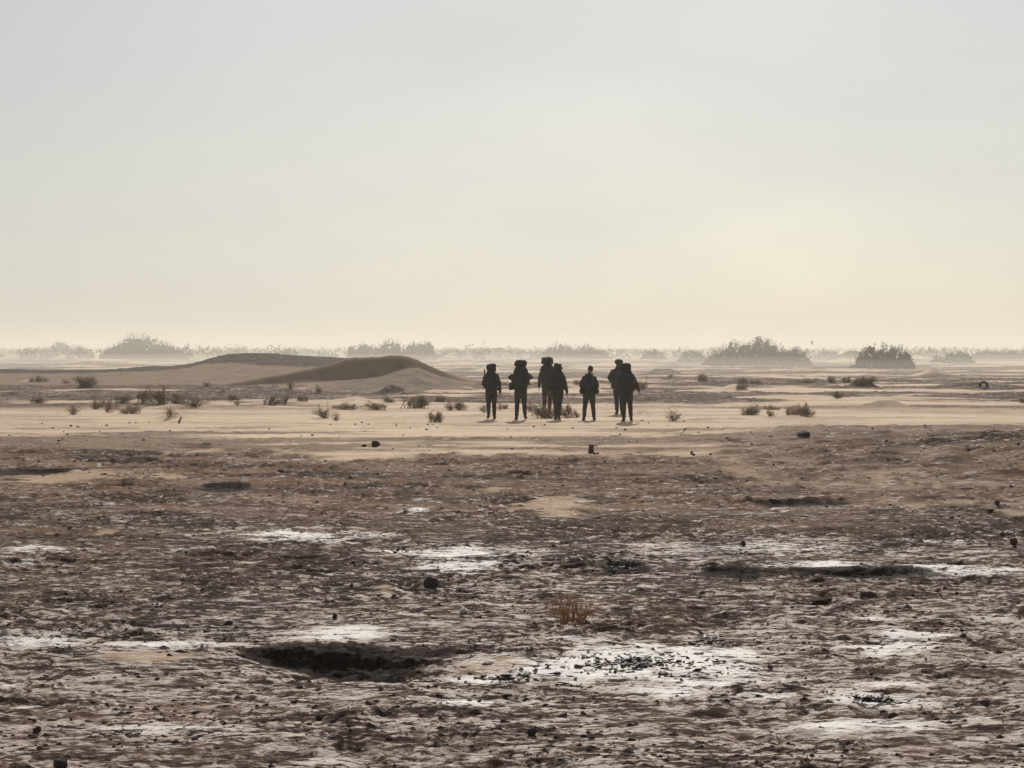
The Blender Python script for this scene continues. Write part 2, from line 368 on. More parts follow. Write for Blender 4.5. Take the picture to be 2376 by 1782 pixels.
# ------------------------------------------------------------------ ground sheet
def build_ground():
    ys = [np.array([-60, -30, -10, 0, 4, 7, 8.5])]
    ys.append(np.arange(9.6, 24, .032)); ys.append(np.arange(24, 50, .08)); ys.append(np.arange(50, 80, .17))
    ys.append(np.arange(80, 165, .42)); ys.append(np.geomspace(165.5, 700, 170)); ys.append(np.geomspace(715, 6000, 45))
    Y = np.concatenate(ys)
    inner = np.linspace(-.31, .31, 660)
    o = np.geomspace(.004, 1.0, 26)
    de = np.maximum(Y, 9.0)[:, None]
    X = np.concatenate([-(.31 * de + o[::-1][None, :] * (.95 * de + 60)), inner[None, :] * de,    .31 * de + o[None, :] * (.95 * de + 60)], axis=1)
    Yg = np.repeat(Y[:, None], X.shape[1], 1)
    x, y = X.ravel(), Yg.ravel()
    z = height(x, y)
    nr, nc = X.shape
    i = np.arange(nr * nc).reshape(nr, nc)
    faces = np.stack([i[:-1, :-1], i[:-1, 1:], i[1:, 1:], i[1:, :-1]], -1).reshape(-1, 4)
    me = np_mesh('ground', np.stack([x, y, z], 1), faces)
    crust, bank = crust_mask(x, y)
    salt = warped(x, y, _salt, 80); sandp = warped(x, y, _sand, 90)
    dl = [(cx, cy + ry * .25, rx * .9, ry * .6, min(.85, .45 + dep * 4.5)) for cx, cy, rx, ry, dep, _t in _scarp]  # ellipses of painted shade, one laid along each scarp wall
    dk = [rect(*q) + (1.7,) for q in ((575,850,1493,1516),(690,1005,1506,1542),(1630,1770,1319,1341),(1810,2230,1319,1335),(1730,2000,1159,1170),(1390,1510,1306,1328),(455,595,1120,1140),(0,190,1084,1102))]  # stronger painted shade for the hollow and the longest ledges
    scarp_shade = np.maximum(warped(x, y, dl, 95, .5), warped(x, y, dk, 96, .25))
    pale = (.25 + sstep(26, 13, y) * .95 + .9 * fbm(x * .30, y * .22, 4, 97, .6)) * sstep(40, 26, y) * (crust > .3)
    pale = np.clip(pale * (1 - scarp_shade), 0, 1)
    for n, a in (('crust', crust), ('salt', salt * (1 - .3 * scarp_shade)), ('sandpatch', sandp), ('scarp_shade', scarp_shade * (1 - .9 * np.clip(sandp, 0, 1))), ('pale', pale), ('drift', sstep(24, 34, y) * sstep(60, 44, y)), ('moist', np.clip(.45 + .28 * sstep(17, 26, y) + 2.2 * fbm(x * .22, y * .16, 5, 140, .62), 0, 1))):
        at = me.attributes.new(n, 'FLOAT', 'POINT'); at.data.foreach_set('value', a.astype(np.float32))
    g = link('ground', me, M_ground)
    tag(g, 'salt-stained dark crust and pale blown sand of the flat desert floor', kind='structure')
build_ground()

# ------------------------------------------------------------------ the big dune
def smax(a, b, k): h = np.clip(.5 + .5 * (a - b) / k, 0, 1); return b + (a - b) * h + k * h * (1 - h)
def build_dune():
    xs = np.linspace(-42, 4, 400); ys_ = np.linspace(103, 176, 230)
    X, Y = np.meshgrid(xs, ys_)
    # ridge silhouettes read in the photo: (px, row) seen at about 150 m (back mound) and 131 m (front crest)
    def prof(pts, d): return np.array([(p - CX) / F * d for p, _ in pts]), np.array([CAMZ + ray(CX, r).z * d for _, r in pts])
    bx, bz = prof([(-300, 868), (-100, 860), (0, 857), (100, 859), (200, 859), (271, 857), (353, 850), (407, 849.5), (450, 844), (488, 835), (531, 822), (578, 819.5), (640, 821), (679, 824), (736, 827), (763, 828), (818, 832), (900, 838), (1000, 855), (1100, 880), (1200, 890)], 150.0)
    L1 = np.interp(X, bx, bz) + .13 * fbm(X * 1.1, Y * .9, 5, 201, .65) * sstep(-13, -17, X)
    s = np.where(Y < 150, sstep(122, 150, Y) ** .85, sstep(168, 150, Y))
    h1 = L1 * s
    fx, fz = prof([(560, 892), (587, 886), (640, 874), (680, 866), (750, 850), (796, 835), (818, 829), (850, 828.5), (872, 828), (913, 823.5), (940, 825.5), (967, 834), (990, 846), (1015, 857), (1040, 867), (1085, 882), (1140, 893)], 131.0)
    yc = np.interp(X, fx, np.interp(fx, [fx[0], fx[5], fx[11], fx[-1]], [123, 130, 132, 136])) + .5 * fbm(X * .25, X * 0 + 3, 2, 203)
    zc = CAMZ - (CAMZ - np.interp(X, fx, fz)) / 131.0 * yc
    front = zc - (yc - Y) * .64; back = zc - (Y - yc) * .10
    h2 = np.where(Y < yc, front, back)
    ax, az = prof([(560, 895), (682, 889), (760, 884), (831, 879), (885, 871), (940, 851), (965, 848), (985, 855), (1015, 870), (1070, 888), (1140, 895)], 128.0)
    h3 = .86 * np.interp(X, ax, np.maximum(az, 0)) * np.where(Y < 128, sstep(108, 128, Y), sstep(146, 128, Y)) + .06 * fbm(X * .9, Y * .7, 4, 204) * sstep(108, 124, Y) * sstep(-13, -8, X)
    h = smax(smax(h1, np.maximum(h2, -.2), .10), h3, .06)
    edge = np.minimum(np.minimum(sstep(-42, -36, X), sstep(4, -1, X)), np.minimum(sstep(103, 110, Y), sstep(176, 168, Y)))
    base = height(X.ravel(), Y.ravel(), False).reshape(X.shape)
    h = np.where(edge > 0, np.maximum(h * edge, base * (1 - edge) * .6) - .10 * (1 - edge), -.4) + .01 * fbm(X * 2, Y * 4, 3, 205)
    h = h - .12 * sstep(.12, .0, h)
    nr, nc = X.shape; i = np.arange(nr * nc).reshape(nr, nc)
    faces = np.stack([i[:-1, :-1], i[:-1, 1:], i[1:, 1:], i[1:, :-1]], -1).reshape(-1, 4)
    me = np_mesh('sand_dune', np.stack([X.ravel(), Y.ravel(), h.ravel()], 1), faces)
    # dark gravel lies on the back cap and on the broken apron at the right foot
    cap = sstep(-9.5, -13.5, X + .35 * (Y - 150)) * sstep(137, 143, Y + 2.5 * fbm(X * .3, Y * .3, 3, 206) + .25 * (X + 22))
    apr = sstep(-14, -9, X) * sstep(130.0, 127.5, Y) * .45
    gr = np.clip(np.maximum(cap, apr) + .25 * fbm(X * .6, Y * .4, 4, 207) * (X > -200), 0, 1)
    at = me.attributes.new('gravel', 'FLOAT', 'POINT'); at.data.foreach_set('value', gr.ravel().astype(np.float32))
    m, t, b = principled('dune_sand', rough=1.0, spec=.03)
    tc = t.nodes.new('ShaderNodeTexCoord').outputs['Object']
    a = t.nodes.new('ShaderNodeAttribute'); a.attribute_name = 'gravel'
    sand = ramp(t, noise_tex(t, .8, 5, .6, tc), [(.3, (.165, .122, .090)), (.7, (.245, .184, .132))])
    grav = ramp(t, noise_tex(t, 3.0, 5, .7, tc), [(.34, (.028, .021, .019)), (.55, (.080, .061, .052)), (.7, (.19, .148, .115))])
    col = mix(t, map_range(t, math_n(t, 'ADD', a.outputs['Fac'], math_n(t, 'MULTIPLY', math_n(t, 'SUBTRACT', noise_tex(t, 2.0, 5, .7, tc), .5), .7)), .25, .7), sand, grav)
    t.links.new(col, b.inputs['Base Color'])
    bump(t, b, noise_tex(t, 3.5, 5, .7, tc), .5, .08)
    o = link('sand_dune', me, m)
    tag(o, 'long low sand dune with a dark gravel cap and a shaded slip face', kind='structure')
build_dune()

# ------------------------------------------------------------------ distant scrub and trees
def leaf_cards(cent, size, rnd, squash=.75):
    """small bent diamond leaves (two triangles each) at the given centres"""
    n = len(cent)
    a = rnd.normal(size=(n, 3)); a /= np.linalg.norm(a, axis=1)[:, None]
    b = rnd.normal(size=(n, 3)); b -= a * (a * b).sum(1)[:, None]; b /= np.linalg.norm(b, axis=1)[:, None]
    nn = np.cross(a, b); s = size * (.6 + .8 * rnd.random(n))[:, None]
    v = np.stack([cent - a * s, cent - b * s * squash * .5 + nn * s * .15, cent + a * s, cent + b * s * squash * .5 + nn * s * .15], 1).reshape(-1, 3)
    i = np.arange(n)[:, None] * 4
    f = np.concatenate([np.hstack([i, i + 1, i + 2]), np.hstack([i, i + 2, i + 3])])
    return v, f
def tube_arrays(pts, rads, seg=5):
    pts = np.asarray(pts, float); n = len(pts); V = []; 
    tg = np.gradient(pts, axis=0); tg /= np.linalg.norm(tg, axis=1)[:, None] + 1e-9
    ref = np.array([1., 0, 0]) if abs(tg[0, 0]) < .9 else np.array([0, 1., 0])
    for k in range(n):
        u = np.cross(tg[k], ref); u /= np.linalg.norm(u) + 1e-9; w = np.cross(tg[k], u)
        ang = np.arange(seg) / seg * 2 * np.pi
        V.append(pts[k] + rads[k] * (np.cos(ang)[:, None] * u + np.sin(ang)[:, None] * w))
    V = np.concatenate(V); Fc = []
    for k in range(n - 1):
        for j in range(seg):
            a, b = k * seg + j, k * seg + (j + 1) % seg
            Fc.append((a, b, b + seg)); Fc.append((a, b + seg, a + seg))
    return V, np.array(Fc)
def join_arrays(parts):
    V, Fc, o = [], [], 0
    for v, f in parts:
        V.append(v); Fc.append(np.asarray(f) + o); o += len(v)
    return np.concatenate(V), np.concatenate(Fc)

def far_tree(name, label, prof, ybase, dens=1.0, cat='tree', dist=None):
    """a clump whose outline follows (px, row) points; built at its own distance with depth"""
    rnd = np.random.default_rng(abs(hash((prof[0], ybase))) % 99999)
    d = dist or D(ybase); ppm = F / d
    px = np.array([p for p, _ in prof], float); top = np.array([r for _, r in prof], float)
    xm = (px[0] + px[-1]) / 2; wx = (xm - CX) / F * d
    zb = float(height(np.array([wx]), np.array([d]), False)[0])
    lx = (px - xm) / ppm; lz = CAMZ + np.array([ray(CX, r).z for r in top]) * d - zb
    half = (lx[-1] - lx[0]) / 2; H = lz.max()
    root = empty(name, (wx, d, zb - .05))
    tag(root, label, cat, 'hazy tamarisk clumps along the horizon')
    gx = np.linspace(lx[0], lx[-1], 300); gn = .90 + .5 * fbm(gx / H * 3.2, gx * 0 + ybase * .7, 3, 5, .6)
    nsub = int(150 * dens * max(1, half / H * .8)); per = 56
    cents = []
    for _ in range(nsub):
        x = rnd.uniform(lx[0], lx[-1]); tz = max(.3, np.interp(x, lx, lz) * np.interp(x, gx, gn))
        r = (.05 + .09 * rnd.random()) * max(tz, .5 * H)
        z = (tz - r * 1.0) * rnd.random() ** .9
        yy = rnd.normal() * .28 * half * math.sqrt(max(.05, 1 - (x / half) ** 2))
        q = rnd.normal(size=(per, 3)); q /= np.linalg.norm(q, axis=1)[:, None]; q *= (rnd.random(per) ** .4)[:, None] * r
        q[:, 2] *= .85; cents.append(q + (x, yy, max(z, r * .3)))
    for _ in range(int(28 * dens * max(1, half / H))):                      # wispy shoots on top
        x = rnd.uniform(lx[0], lx[-1]); tz = np.interp(x, lx, lz)
        k = 12; s = np.linspace(0, 1, k)[:, None]
        tip = np.array([x + rnd.normal() * .06 * H, rnd.normal() * .2 * half, tz * (.92 + .2 * rnd.random())]); bs = np.array([x, tip[1], tz * .75])
        cents.append(bs + (tip - bs) * s + rnd.normal(size=(k, 3)) * .02 * H)
    v, f = leaf_cards(np.concatenate(cents), max(.030 * H, .5 / ppm * 2.3), rnd)
    nc = int(420 * dens); cx_ = rnd.uniform(lx[0], lx[-1], nc); ct = np.interp(cx_, lx, lz) * np.interp(cx_, gx, gn)
    cc = np.stack([cx_, rnd.normal(size=nc) * .18 * half, np.maximum(.05, ct - .10 * H) * rnd.random(nc) * .9], 1)
    v2, f2 = leaf_cards(cc[ct > .2 * H], .085 * H, rnd, 1.2); f = np.concatenate([f, f2 + len(v)]); v = np.concatenate([v, v2])
    link('crown', np_mesh('crown', v, f), M_tree, root, smooth=False)
    parts = []
    for k in range(max(3, int(half / H * 3))):
        x = rnd.uniform(lx[0] * .8, lx[-1] * .8); tz = np.interp(x, lx, lz)
        p0 = np.array([x * .85, 0, -.1]); p2 = np.array([x, rnd.normal() * .2 * half, tz * .8]); p1 = (p0 + p2) / 2 + rnd.normal(size=3) * .08 * H
        link('trunk', np_mesh('trunk', *tube_arrays([p0, p1, p2], np.array([.035, .022, .008]) * H, 5)), M_wood, root)
    return root

far_tree('tamarisk_tree', 'broad domed hazy tree clump left of and beyond the dune', [(233,826),(245,812),(262,800),(285,792),(296,779),(318,773),(340,778),(355,783),(372,788),(390,798),(410,804),(425,813),(434,826)], 829, 2.2, dist=400)
far_tree('tamarisk_tree', 'small hazy tuft of trees at the far left, before the domed clump', [(118,800),(130,792),(140,788),(150,793),(163,800)], 812, .7, dist=540)
far_tree('tamarisk_tree', 'long low hazy thicket at the far left edge of the horizon', [(48,818),(65,808),(90,805),(130,805),(165,803),(190,801),(208,812)], 822, 1.3, dist=560)
far_tree('tamarisk_tree', 'small round hazy tree just right of the domed clump', [(486,822),(492,810),(503,803),(512,806),(519,822)], 824, .6, dist=560)
far_tree('tamarisk_tree', 'low hazy flat-topped trees behind the left end of the dune cap', [(527,818),(535,806),(548,803),(562,801),(573,806),(578,820)], 821, .8, dist=530)
far_tree('tamarisk_tree', 'low hazy bush behind the dark gravel cap of the dune', [(640,820),(655,808),(668,806),(680,812),(684,822)], 822, .6, dist=530)
far_tree('tamarisk_tree', 'small hazy bush behind the right end of the gravel cap', [(688,820),(697,808),(708,807),(722,814),(730,823)], 823, .6, dist=590)
far_tree('tamarisk_tree', 'lone little hazy tree behind the saddle of the dune', [(746,823),(750,812),(755,811),(759,823)], 824, .4, dist=560)
far_tree('tamarisk_tree', 'tall hazy row of trees rising behind the crest of the dune', [(806,826),(810,805),(820,802),(828,812),(838,797),(850,798),(860,798),(868,806),(880,800),(895,791),(908,788),(922,790),(930,803),(942,799),(960,794),(970,800),(980,792),(992,791),(1000,798),(1008,812),(1014,828)], 829, 2.4, dist=400)
far_tree('tamarisk_tree', 'faint low thicket just right of the dune crest', [(1016,822),(1030,810),(1045,806),(1060,808),(1078,820)], 823, .9, dist=540)
far_tree('tamarisk_tree', 'faint low thicket above the leftmost two walkers', [(1082,820),(1095,810),(1112,806),(1130,805),(1150,808),(1180,807),(1215,812),(1225,822)], 823, 1.2, dist=560)
far_tree('tamarisk_tree', 'hazy tree clump above the tall walker in the middle', [(1258,826),(1270,806),(1285,799),(1300,797),(1318,800),(1330,806),(1345,800),(1360,797),(1375,803),(1395,808),(1410,818),(1418,830)], 832, 1.6, dist=400)
far_tree('tamarisk_tree', 'small hazy bush right above the two rightmost walkers', [(1486,830),(1496,816),(1510,811),(1525,811),(1538,820),(1545,832)], 834, .8, dist=380)
far_tree('tamarisk_tree', 'low hazy bush at the left foot of the largest clump on the right', [(1573,834),(1582,820),(1596,812),(1612,813),(1628,818),(1642,826),(1648,838)], 838, 1.0, dist=340)
far_tree('tamarisk_tree', 'largest hazy tamarisk clump on the right of the horizon', [(1630,842),(1645,826),(1662,812),(1680,800),(1695,793),(1712,792),(1730,798),(1745,790),(1760,786),(1775,789),(1790,788),(1800,798),(1815,810),(1830,815),(1842,806),(1852,805),(1862,815),(1878,832),(1885,844)], 847, 2.6, dist=290)
far_tree('tamarisk_tree', 'dark compact tamarisk clump on a dune near the right end', [(1968,854),(1985,838),(1998,806),(2008,797),(2022,802),(2035,796),(2050,798),(2062,797),(2075,803),(2090,804),(2104,815),(2114,832),(2124,856)], 857, 1.9, dist=232)
far_tree('tamarisk_tree', 'little hazy bush between the compact clump and the right edge', [(2158,840),(2166,828),(2176,822),(2188,826),(2193,841)], 841, .5, dist=320)
far_tree('tamarisk_tree', 'hazy bush on a low mound near the right edge', [(2188,838),(2196,822),(2210,815),(2225,813),(2240,816),(2252,824),(2262,842)], 843, 1.0, dist=315)
far_tree('tamarisk_tree', 'long hazy thicket running out of the right edge', [(2255,826),(2270,817),(2290,813),(2310,814),(2335,815),(2360,818),(2400,822),(2420,830)], 832, 1.2, dist=400)
far_tree('tamarisk_tree', 'low hazy thicket between the two right-hand clumps', [(1885,836),(1898,822),(1915,813),(1935,812),(1950,822),(1965,836)], 838, .8, dist=420)

def far_scrub():
    rnd = np.random.default_rng(5); cents = []; XY = []
    for k in range(2600):
        d = rnd.uniform(400, 1300); x = rnd.uniform(-.29, .29) * d
        H = rnd.uniform(.9, 2.2) * (1.5 if rnd.random() < .10 else 1); w = H * rnd.uniform(.6, 2.2)
        q = rnd.normal(size=(14, 3)) * (w * .4, w * .4, H * .25); q[:, 2] = np.abs(q[:, 2] + H * .5)
        cents.append(q + (x, d, 0)); XY.append((x, d))
    XY = np.array(XY); zz = height(XY[:, 0], XY[:, 1], False); cents = [c + (0, 0, z) for c, z in zip(cents, zz)]
    v, f = leaf_cards(np.concatenate(cents), .5, rnd)
    o = link('distant_scrub', np_mesh('distant_scrub', v, f), M_tree, smooth=False)
    tag(o, 'faint band of scrub melting into the haze on the horizon', 'scrub', kind='stuff')
far_scrub()

# ------------------------------------------------------------------ desert shrubs
def shrub_meshes(seed, style):
    rnd = np.random.default_rng(seed); parts = []; leaves = []
    nst = {'bushy': 46, 'twiggy': 34, 'dry': 46, 'low': 40}[style]
    lean = rnd.normal(size=2) * .10
    for k in range(nst):
        az = rnd.uniform(0, 2 * np.pi); out = rnd.uniform(.05, 1) ** .6 * (.75 + .35 * math.sin(az * 2 + seed) * (style != 'dry'))
        hmul = {'bushy': .60, 'twiggy': .66, 'dry': .85, 'low': .36}[style] * (1 + .35 * math.sin(az * 3 + seed * 1.3) * (style != 'dry'))
        tip = np.array([np.cos(az) * out * .55 + lean[0], np.sin(az) * out * .55 + lean[1], hmul * (1.0 - .55 * out ** 2) * rnd.uniform(.45, 1.08)])
        b = np.array([np.cos(az), np.sin(az), 0]) * rnd.uniform(.0, {'twiggy': .10, 'dry': .26}.get(style, .32))
        mid = b + (tip - b) * .5 + np.array([0, 0, .06]) * (1 if style != 'low' else .4) + rnd.normal(size=3) * .05
        p = [b - (0, 0, .03), mid, tip]; r0 = rnd.uniform(.006, .012)
        parts.append(tube_arrays(p, [r0, r0 * .65, r0 * .3], 3))
        nt_ = {'bushy': 5, 'twiggy': 5, 'dry': 6, 'low': 5}[style]
        for j in range(nt_):
            s = rnd.uniform(.3, 1.0); q = mid + (tip - mid) * (s * 2 - 1) if s > .5 else b + (mid - b) * s * 2
            e = q + (rnd.normal(size=3) * .085 + np.array([0, 0, .04])) ; e[2] = max(e[2], .02)
            parts.append(tube_arrays([q, (q + e) / 2 + rnd.normal(size=3) * .018, e], [r0 * .5, r0 * .4, r0 * .22], 3))
            nl = {'bushy': 12, 'twiggy': 7, 'dry': 3, 'low': 11}[style]
            leaves.append(q + (e - q) * rnd.random((nl, 1)) + rnd.normal(size=(nl, 3)) * .030)
    lv = np.concatenate(leaves); lv[:, 2] = np.maximum(lv[:, 2], .01)
    sv, sf = join_arrays(parts); al = np.concatenate([sv, lv]); ctr = (np.percentile(al[:, :2], 3, axis=0) + np.percentile(al[:, :2], 97, axis=0)) / 2
    ext = np.percentile(al[:, :2], 97, axis=0) - np.percentile(al[:, :2], 3, axis=0); f3 = np.array([1 / ext[0], 1 / ext[1], 1 / np.percentile(al[:, 2], 98.5)])
    sv = (sv - (*ctr, 0)) * f3; lv = (lv - (*ctr, 0)) * f3
    st = np_mesh('stems', sv, sf); fo = np_mesh('foliage', *leaf_cards(lv, {'bushy': .030, 'twiggy': .025, 'dry': .014, 'low': .030}[style], rnd))
    red = style == 'dry'
    st.materials.append(M_twig_red if red else M_twig); fo.materials.append(M_leaf_dry if red else M_leaf)
    return st, fo
SHRUBS = {s: [shrub_meshes(100 + 10 * i + k, s) for k in range(4 if s != 'dry' else 1)] for i, s in enumerate(('bushy', 'twiggy', 'low', 'dry'))}
def shrub(x0, x1, y0, y1, style, label, group='desert shrubs dotted over the sand'):
    x, d, z = place((x0 + x1) / 2, y1 - 1)
    ppm = F / d; w = (x1 - x0) / ppm; h = (y1 - y0) / ppm
    k = shrub.n; shrub.n += 1
    st, fo = SHRUBS[style][k % len(SHRUBS[style])]
    hm = {'bushy': .66, 'twiggy': .76, 'dry': .88, 'low': .42}[style]
    root = empty('desert_shrub', (x, d, z - .01), k * 1.7)
    root.scale = (w * 1.08, w * 1.08, h * 1.05)
    a = link('stems', st, None, root); b = link('foliage', fo, None, root)
    tag(root, label, 'shrub', group)
    return root
shrub.n = 0
SH = [
 (1283,1375,1364,1442,'dry','russet dry twiggy shrub standing alone on the dark foreground crust'),
 (320,356,903,936,'bushy','left shrub of the dense dark thicket before the dune'),
 (350,399,899,941,'bushy','tallest shrub in the middle of the dense dark thicket before the dune'),
 (396,433,913,939,'bushy','right shrub of the dense dark thicket, touching the tallest one'),
 (426,483,918,944,'twiggy','wide spiky shrub at the right end of the dark thicket'),
 (272,306,915,935,'bushy','low rounded shrub just left of the dense dark thicket'),
 (212,248,921,950,'twiggy','open-branched shrub, left one of the V-shaped pair on the left'),
 (243,272,921,958,'twiggy','upright fan-shaped shrub, right one of the V-shaped pair on the left'),
 (159,183,938,963,'twiggy','small top-heavy shrub on thin stalks, left of the V-shaped pair'),
 (75,104,919,936,'bushy','compact round shrub alone near the left edge'),
 (284,322,940,961,'low','low spreading shrub below the dense dark thicket'),
 (387,411,945,969,'twiggy','faint thin shrub right below the thicket, behind the dead stick'),
 (176,224,882,901,'low','grey low shrub on a mound at the left foot of the dune'),
 (71,109,875,889,'low','flat grey shrub on the left, above the compact round one'),
 (145,164,877,896,'twiggy','small grey shrub between two low ones left of the dune'),
 (266,302,869,890,'low','faint grey shrub against the left end of the dune'),
 (530,553,915,930,'low','small shrub on a low sand ridge right of the thicket'),
 (544,556,929,942,'twiggy','tiny sprig of shrub below the low sand ridge'),
 (472,489,884,898,'twiggy','thin faint sprig under the lit slope of the dune'),
 (616,648,919,940,'bushy','pale bushy shrub, left of the pair beneath the middle of the dune'),
 (650,672,918,936,'twiggy','upright brushy shrub, right of the pair beneath the middle of the dune'),
 (690,713,917,931,'low','little low shrub at the left tip of the long dark mound'),
 (731,767,941,971,'twiggy','dark reddish spiky shrub in the sand below the dune'),
 (771,789,959,977,'twiggy','small sprig just right of the dark reddish spiky shrub'),
 (776,833,937,951,'low','flat straggling shrub under the long dark mound'),
 (846,892,934,952,'bushy','dark dense low shrub under the right end of the long dark mound'),
 (890,914,920,935,'low','small shrub on the right tip of the long dark mound'),
 (940,995,919,948,'bushy','large pale shrub on the right below the dune crest'),
 (1009,1033,918,934,'low','low faint shrub right of the large pale shrub'),
 (1031,1054,930,953,'twiggy','left half of the split shrub left of the leftmost walker'),
 (1050,1077,931,952,'bushy','right half of the split shrub left of the leftmost walker'),
 (992,1030,957,980,'bushy','dark round shrub nearest below the split shrub'),
 (667,680,885,904,'twiggy','tiny thin shrub right at the foot of the dune slip face'),
 (730,748,894,912,'twiggy','small faint shrub left of the sand dome below the dune'),
 (1112,1129,934,958,'twiggy','wispy thin shrub at the left of the leftmost walker'),
 (1152,1164,932,951,'twiggy','wispy shrub touching the right leg of the leftmost walker'),
 (1165,1178,938,950,'low','tiny tuft between the two leftmost walkers'),
 (1220,1240,930,954,'twiggy','pale shrub right of the walker with elbows out'),
 (1236,1284,940,972,'bushy','largest shrub among the walkers, hiding the tall walker\'s feet'),
 (1300,1333,941,970,'bushy','round dark shrub right of the middle walker with one arm out'),
 (1332,1346,955,970,'twiggy','small sprig left of the beanie-wearing walker\'s feet'),
 (1550,1578,950,978,'twiggy','brushy lone shrub well right of the rightmost walker'),
 (1722,1764,941,964,'low','pale straggling shrub, first of the row of shrubs on the right'),
 (1769,1805,939,951,'low','small flat shrub, second of the row of shrubs on the right'),
 (1778,1798,950,968,'twiggy','thin sprig just below the second shrub of the right row'),
 (1827,1860,941,964,'low','low shrub touching the left side of the darkest right-hand shrub'),
 (1852,1886,939,968,'bushy','darkest shrub at the end of the row on the right'),
 (1934,1955,909,925,'bushy','small round shrub alone on the pale sand at the right'),
 (1710,1734,877,889,'low','upper shrub of the stacked pair under the largest tree clump'),
 (1710,1734,891,905,'low','lower shrub of the stacked pair under the largest tree clump'),
 (1844,1892,879,889,'low','flat wide faint shrub beneath the right end of the largest clump'),
 (1920,1938,877,889,'bushy','small faint round shrub left of the compact clump'),
 (1955,1976,875,890,'bushy','faint shrub at the left end of the mound under the compact clump'),
 (1985,2012,876,895,'bushy','middle shrub on the mound under the compact clump'),
 (2010,2036,876,892,'bushy','right shrub on the mound under the compact clump'),
 (1617,1643,869,885,'low','faint shrub below the left end of the largest clump'),
 (1550,1562,866,878,'twiggy','tiny faint sprig on the far sand right of the walkers'),
 (2366,2390,921,936,'bushy','shrub cut off by the right edge of the picture'),
 (1475,1500,885,905,'low','faint shrub right behind the rightmost walker\'s arm'),
 (1330,1350,884,893,'low','faint shrub left of the beanie-wearing walker\'s elbow'),
 (1740,1765,880,892,'low','faint low shrub right of the stacked pair'),
]
for s in SH: shrub(*s)

# ------------------------------------------------------------------ stones, bricks, tyre, stick
def rock_mesh(seed, n=22, sub=0, squash=(1, 1, 1), rough=.0):
    rnd = np.random.default_rng(seed); bm = bmesh.new()
    for k in range(n):
        v = rnd.normal(size=3); v /= np.linalg.norm(v); v = np.sign(v) * np.abs(v) ** .8 * (1 - .18 * rnd.random())
        bm.verts.new(Vector(v * .5 * np.array(squash)))
    r = bmesh.ops.convex_hull(bm, input=bm.verts)
    bmesh.ops.delete(bm, geom=[g for g in r['geom_interior'] if isinstance(g, bmesh.types.BMVert)], context='VERTS')
    bmesh.ops.bevel(bm, geom=list(bm.edges), offset=.03, segments=1, affect='EDGES', clamp_overlap=True)
    bmesh.ops.recalc_face_normals(bm, faces=bm.faces)
    me = bpy.data.meshes.new('stone'); bm.to_mesh(me); bm.free(); return me
def brick_mesh(seed, w, d, h):
    rnd = random.Random(seed); bm = bmesh.new(); bmesh.ops.create_cube(bm, size=1.0)
    bmesh.ops.subdivide_edges(bm, edges=bm.edges, cuts=2, use_grid_fill=True)
    for v in bm.verts:
        v.co = Vector((v.co.x * w, v.co.y * d, v.co.z * h)) + Vector([rnd.uniform(-1, 1) * .04 * min(w, d, h) for _ in range(3)])
    bmesh.ops.bevel(bm, geom=[e for e in bm.edges if e.calc_face_angle(0) > .6], offset=.08 * min(w, d, h), segments=2, affect='EDGES')
    me = bpy.data.meshes.new('brick'); bm.to_mesh(me); bm.free(); return me
def stone(px0, px1, py0, py1, label, seed, name='stone', mat=None, group=None, mesh=None, sink=.12, rz=0, tilt=0, cat='stone'):
    x, d, z = place((px0 + px1) / 2, py1 - 1); ppm = F / d; w = (px1 - px0) / ppm; h = (py1 - py0) / ppm
    me = mesh or rock_mesh(seed)
    o = link(name, me, mat or M_rock, smooth=False)
    h2 = h * (1 + sink)
    o.scale = (w, w * .8, h2); o.location = (x, d + w * .3, z + h2 * .5 - h2 * sink); o.rotation_euler = (tilt, tilt * .5, rz)
    tag(o, label, cat, group); return o
stone(1846,1888,1001,1016,'largest dark flat-topped boulder on the right sand flat',1,'boulder')
stone(858,883,1022,1038,'dark humped rock on the sand above the crust edge, left of centre',2,'boulder')
stone(838,852,1031,1038,'small stone touching the left side of the dark humped rock',3)
stone(980,1021,1333,1362,'rounded stone with a pale top lying in the middle of the crust',4,'boulder')
stone(1718,1733,1256,1270,'dark knobbly stone on the salt streaks right of centre',6)
stone(2344,2364,1251,1270,'dark stone at the right edge beside the salt streaks',7)
stone(769,783,1424,1437,'small round dark stone above the black hollow',8)
stone(517,544,1438,1450,'flat dark stone left above the black hollow',9)
stone(1064,1089,1407,1423,'white-topped broken stone left of the russet shrub',10,mat=M_whitestone)
stone(730,749,1653,1669,'square-cut dark stone in the lower left foreground',11)
stone(72,97,1686,1705,'dark stone near the lower left corner',12)
stone(116,160,1764,1790,'big dark lump cut by the bottom edge at left',13,'boulder')
stone(1218,1250,1694,1713,'dark wedge-shaped chip pointing up at bottom centre',14)
stone(2287,2311,1180,1189,'flat dark stone near the right edge above the salt',15)
stone(2307,2322,1163,1174,'small pointed stone near the right edge above the flat one',16)
stone(1880,1936,1383,1400,'low dark clod below and left of the half-brick on tan sand',17,'soil_clump',M_clod)
stone(1880,1920,1338,1352,'dark clod under the long black scarp on the right',18,'soil_clump',M_clod)
bm_ = brick_mesh(3, 1, 1, 1)
stone(1999,2025,1370,1387,'dark half-brick lying on the tan sand at right',0,'brick',M_brick,mesh=bm_,rz=.25,cat='brick')
x, d, z = place(1372, 1053)
pil = link('standing_block', brick_mesh(5, .105, .10, .20), M_brick, smooth=False); pil.location = (x, d, z + .09); pil.rotation_euler = (.03, .05, .2)
tag(pil, 'dark upright block standing on the sand flat below the walkers', 'block')
stone(1377,1384,1050,1056,'reddish brick fragment at the foot of the upright block',19,mat=M_brick)
stone(1384,1391,1051,1056,'outer reddish fragment right of the upright block',20,mat=M_brick)

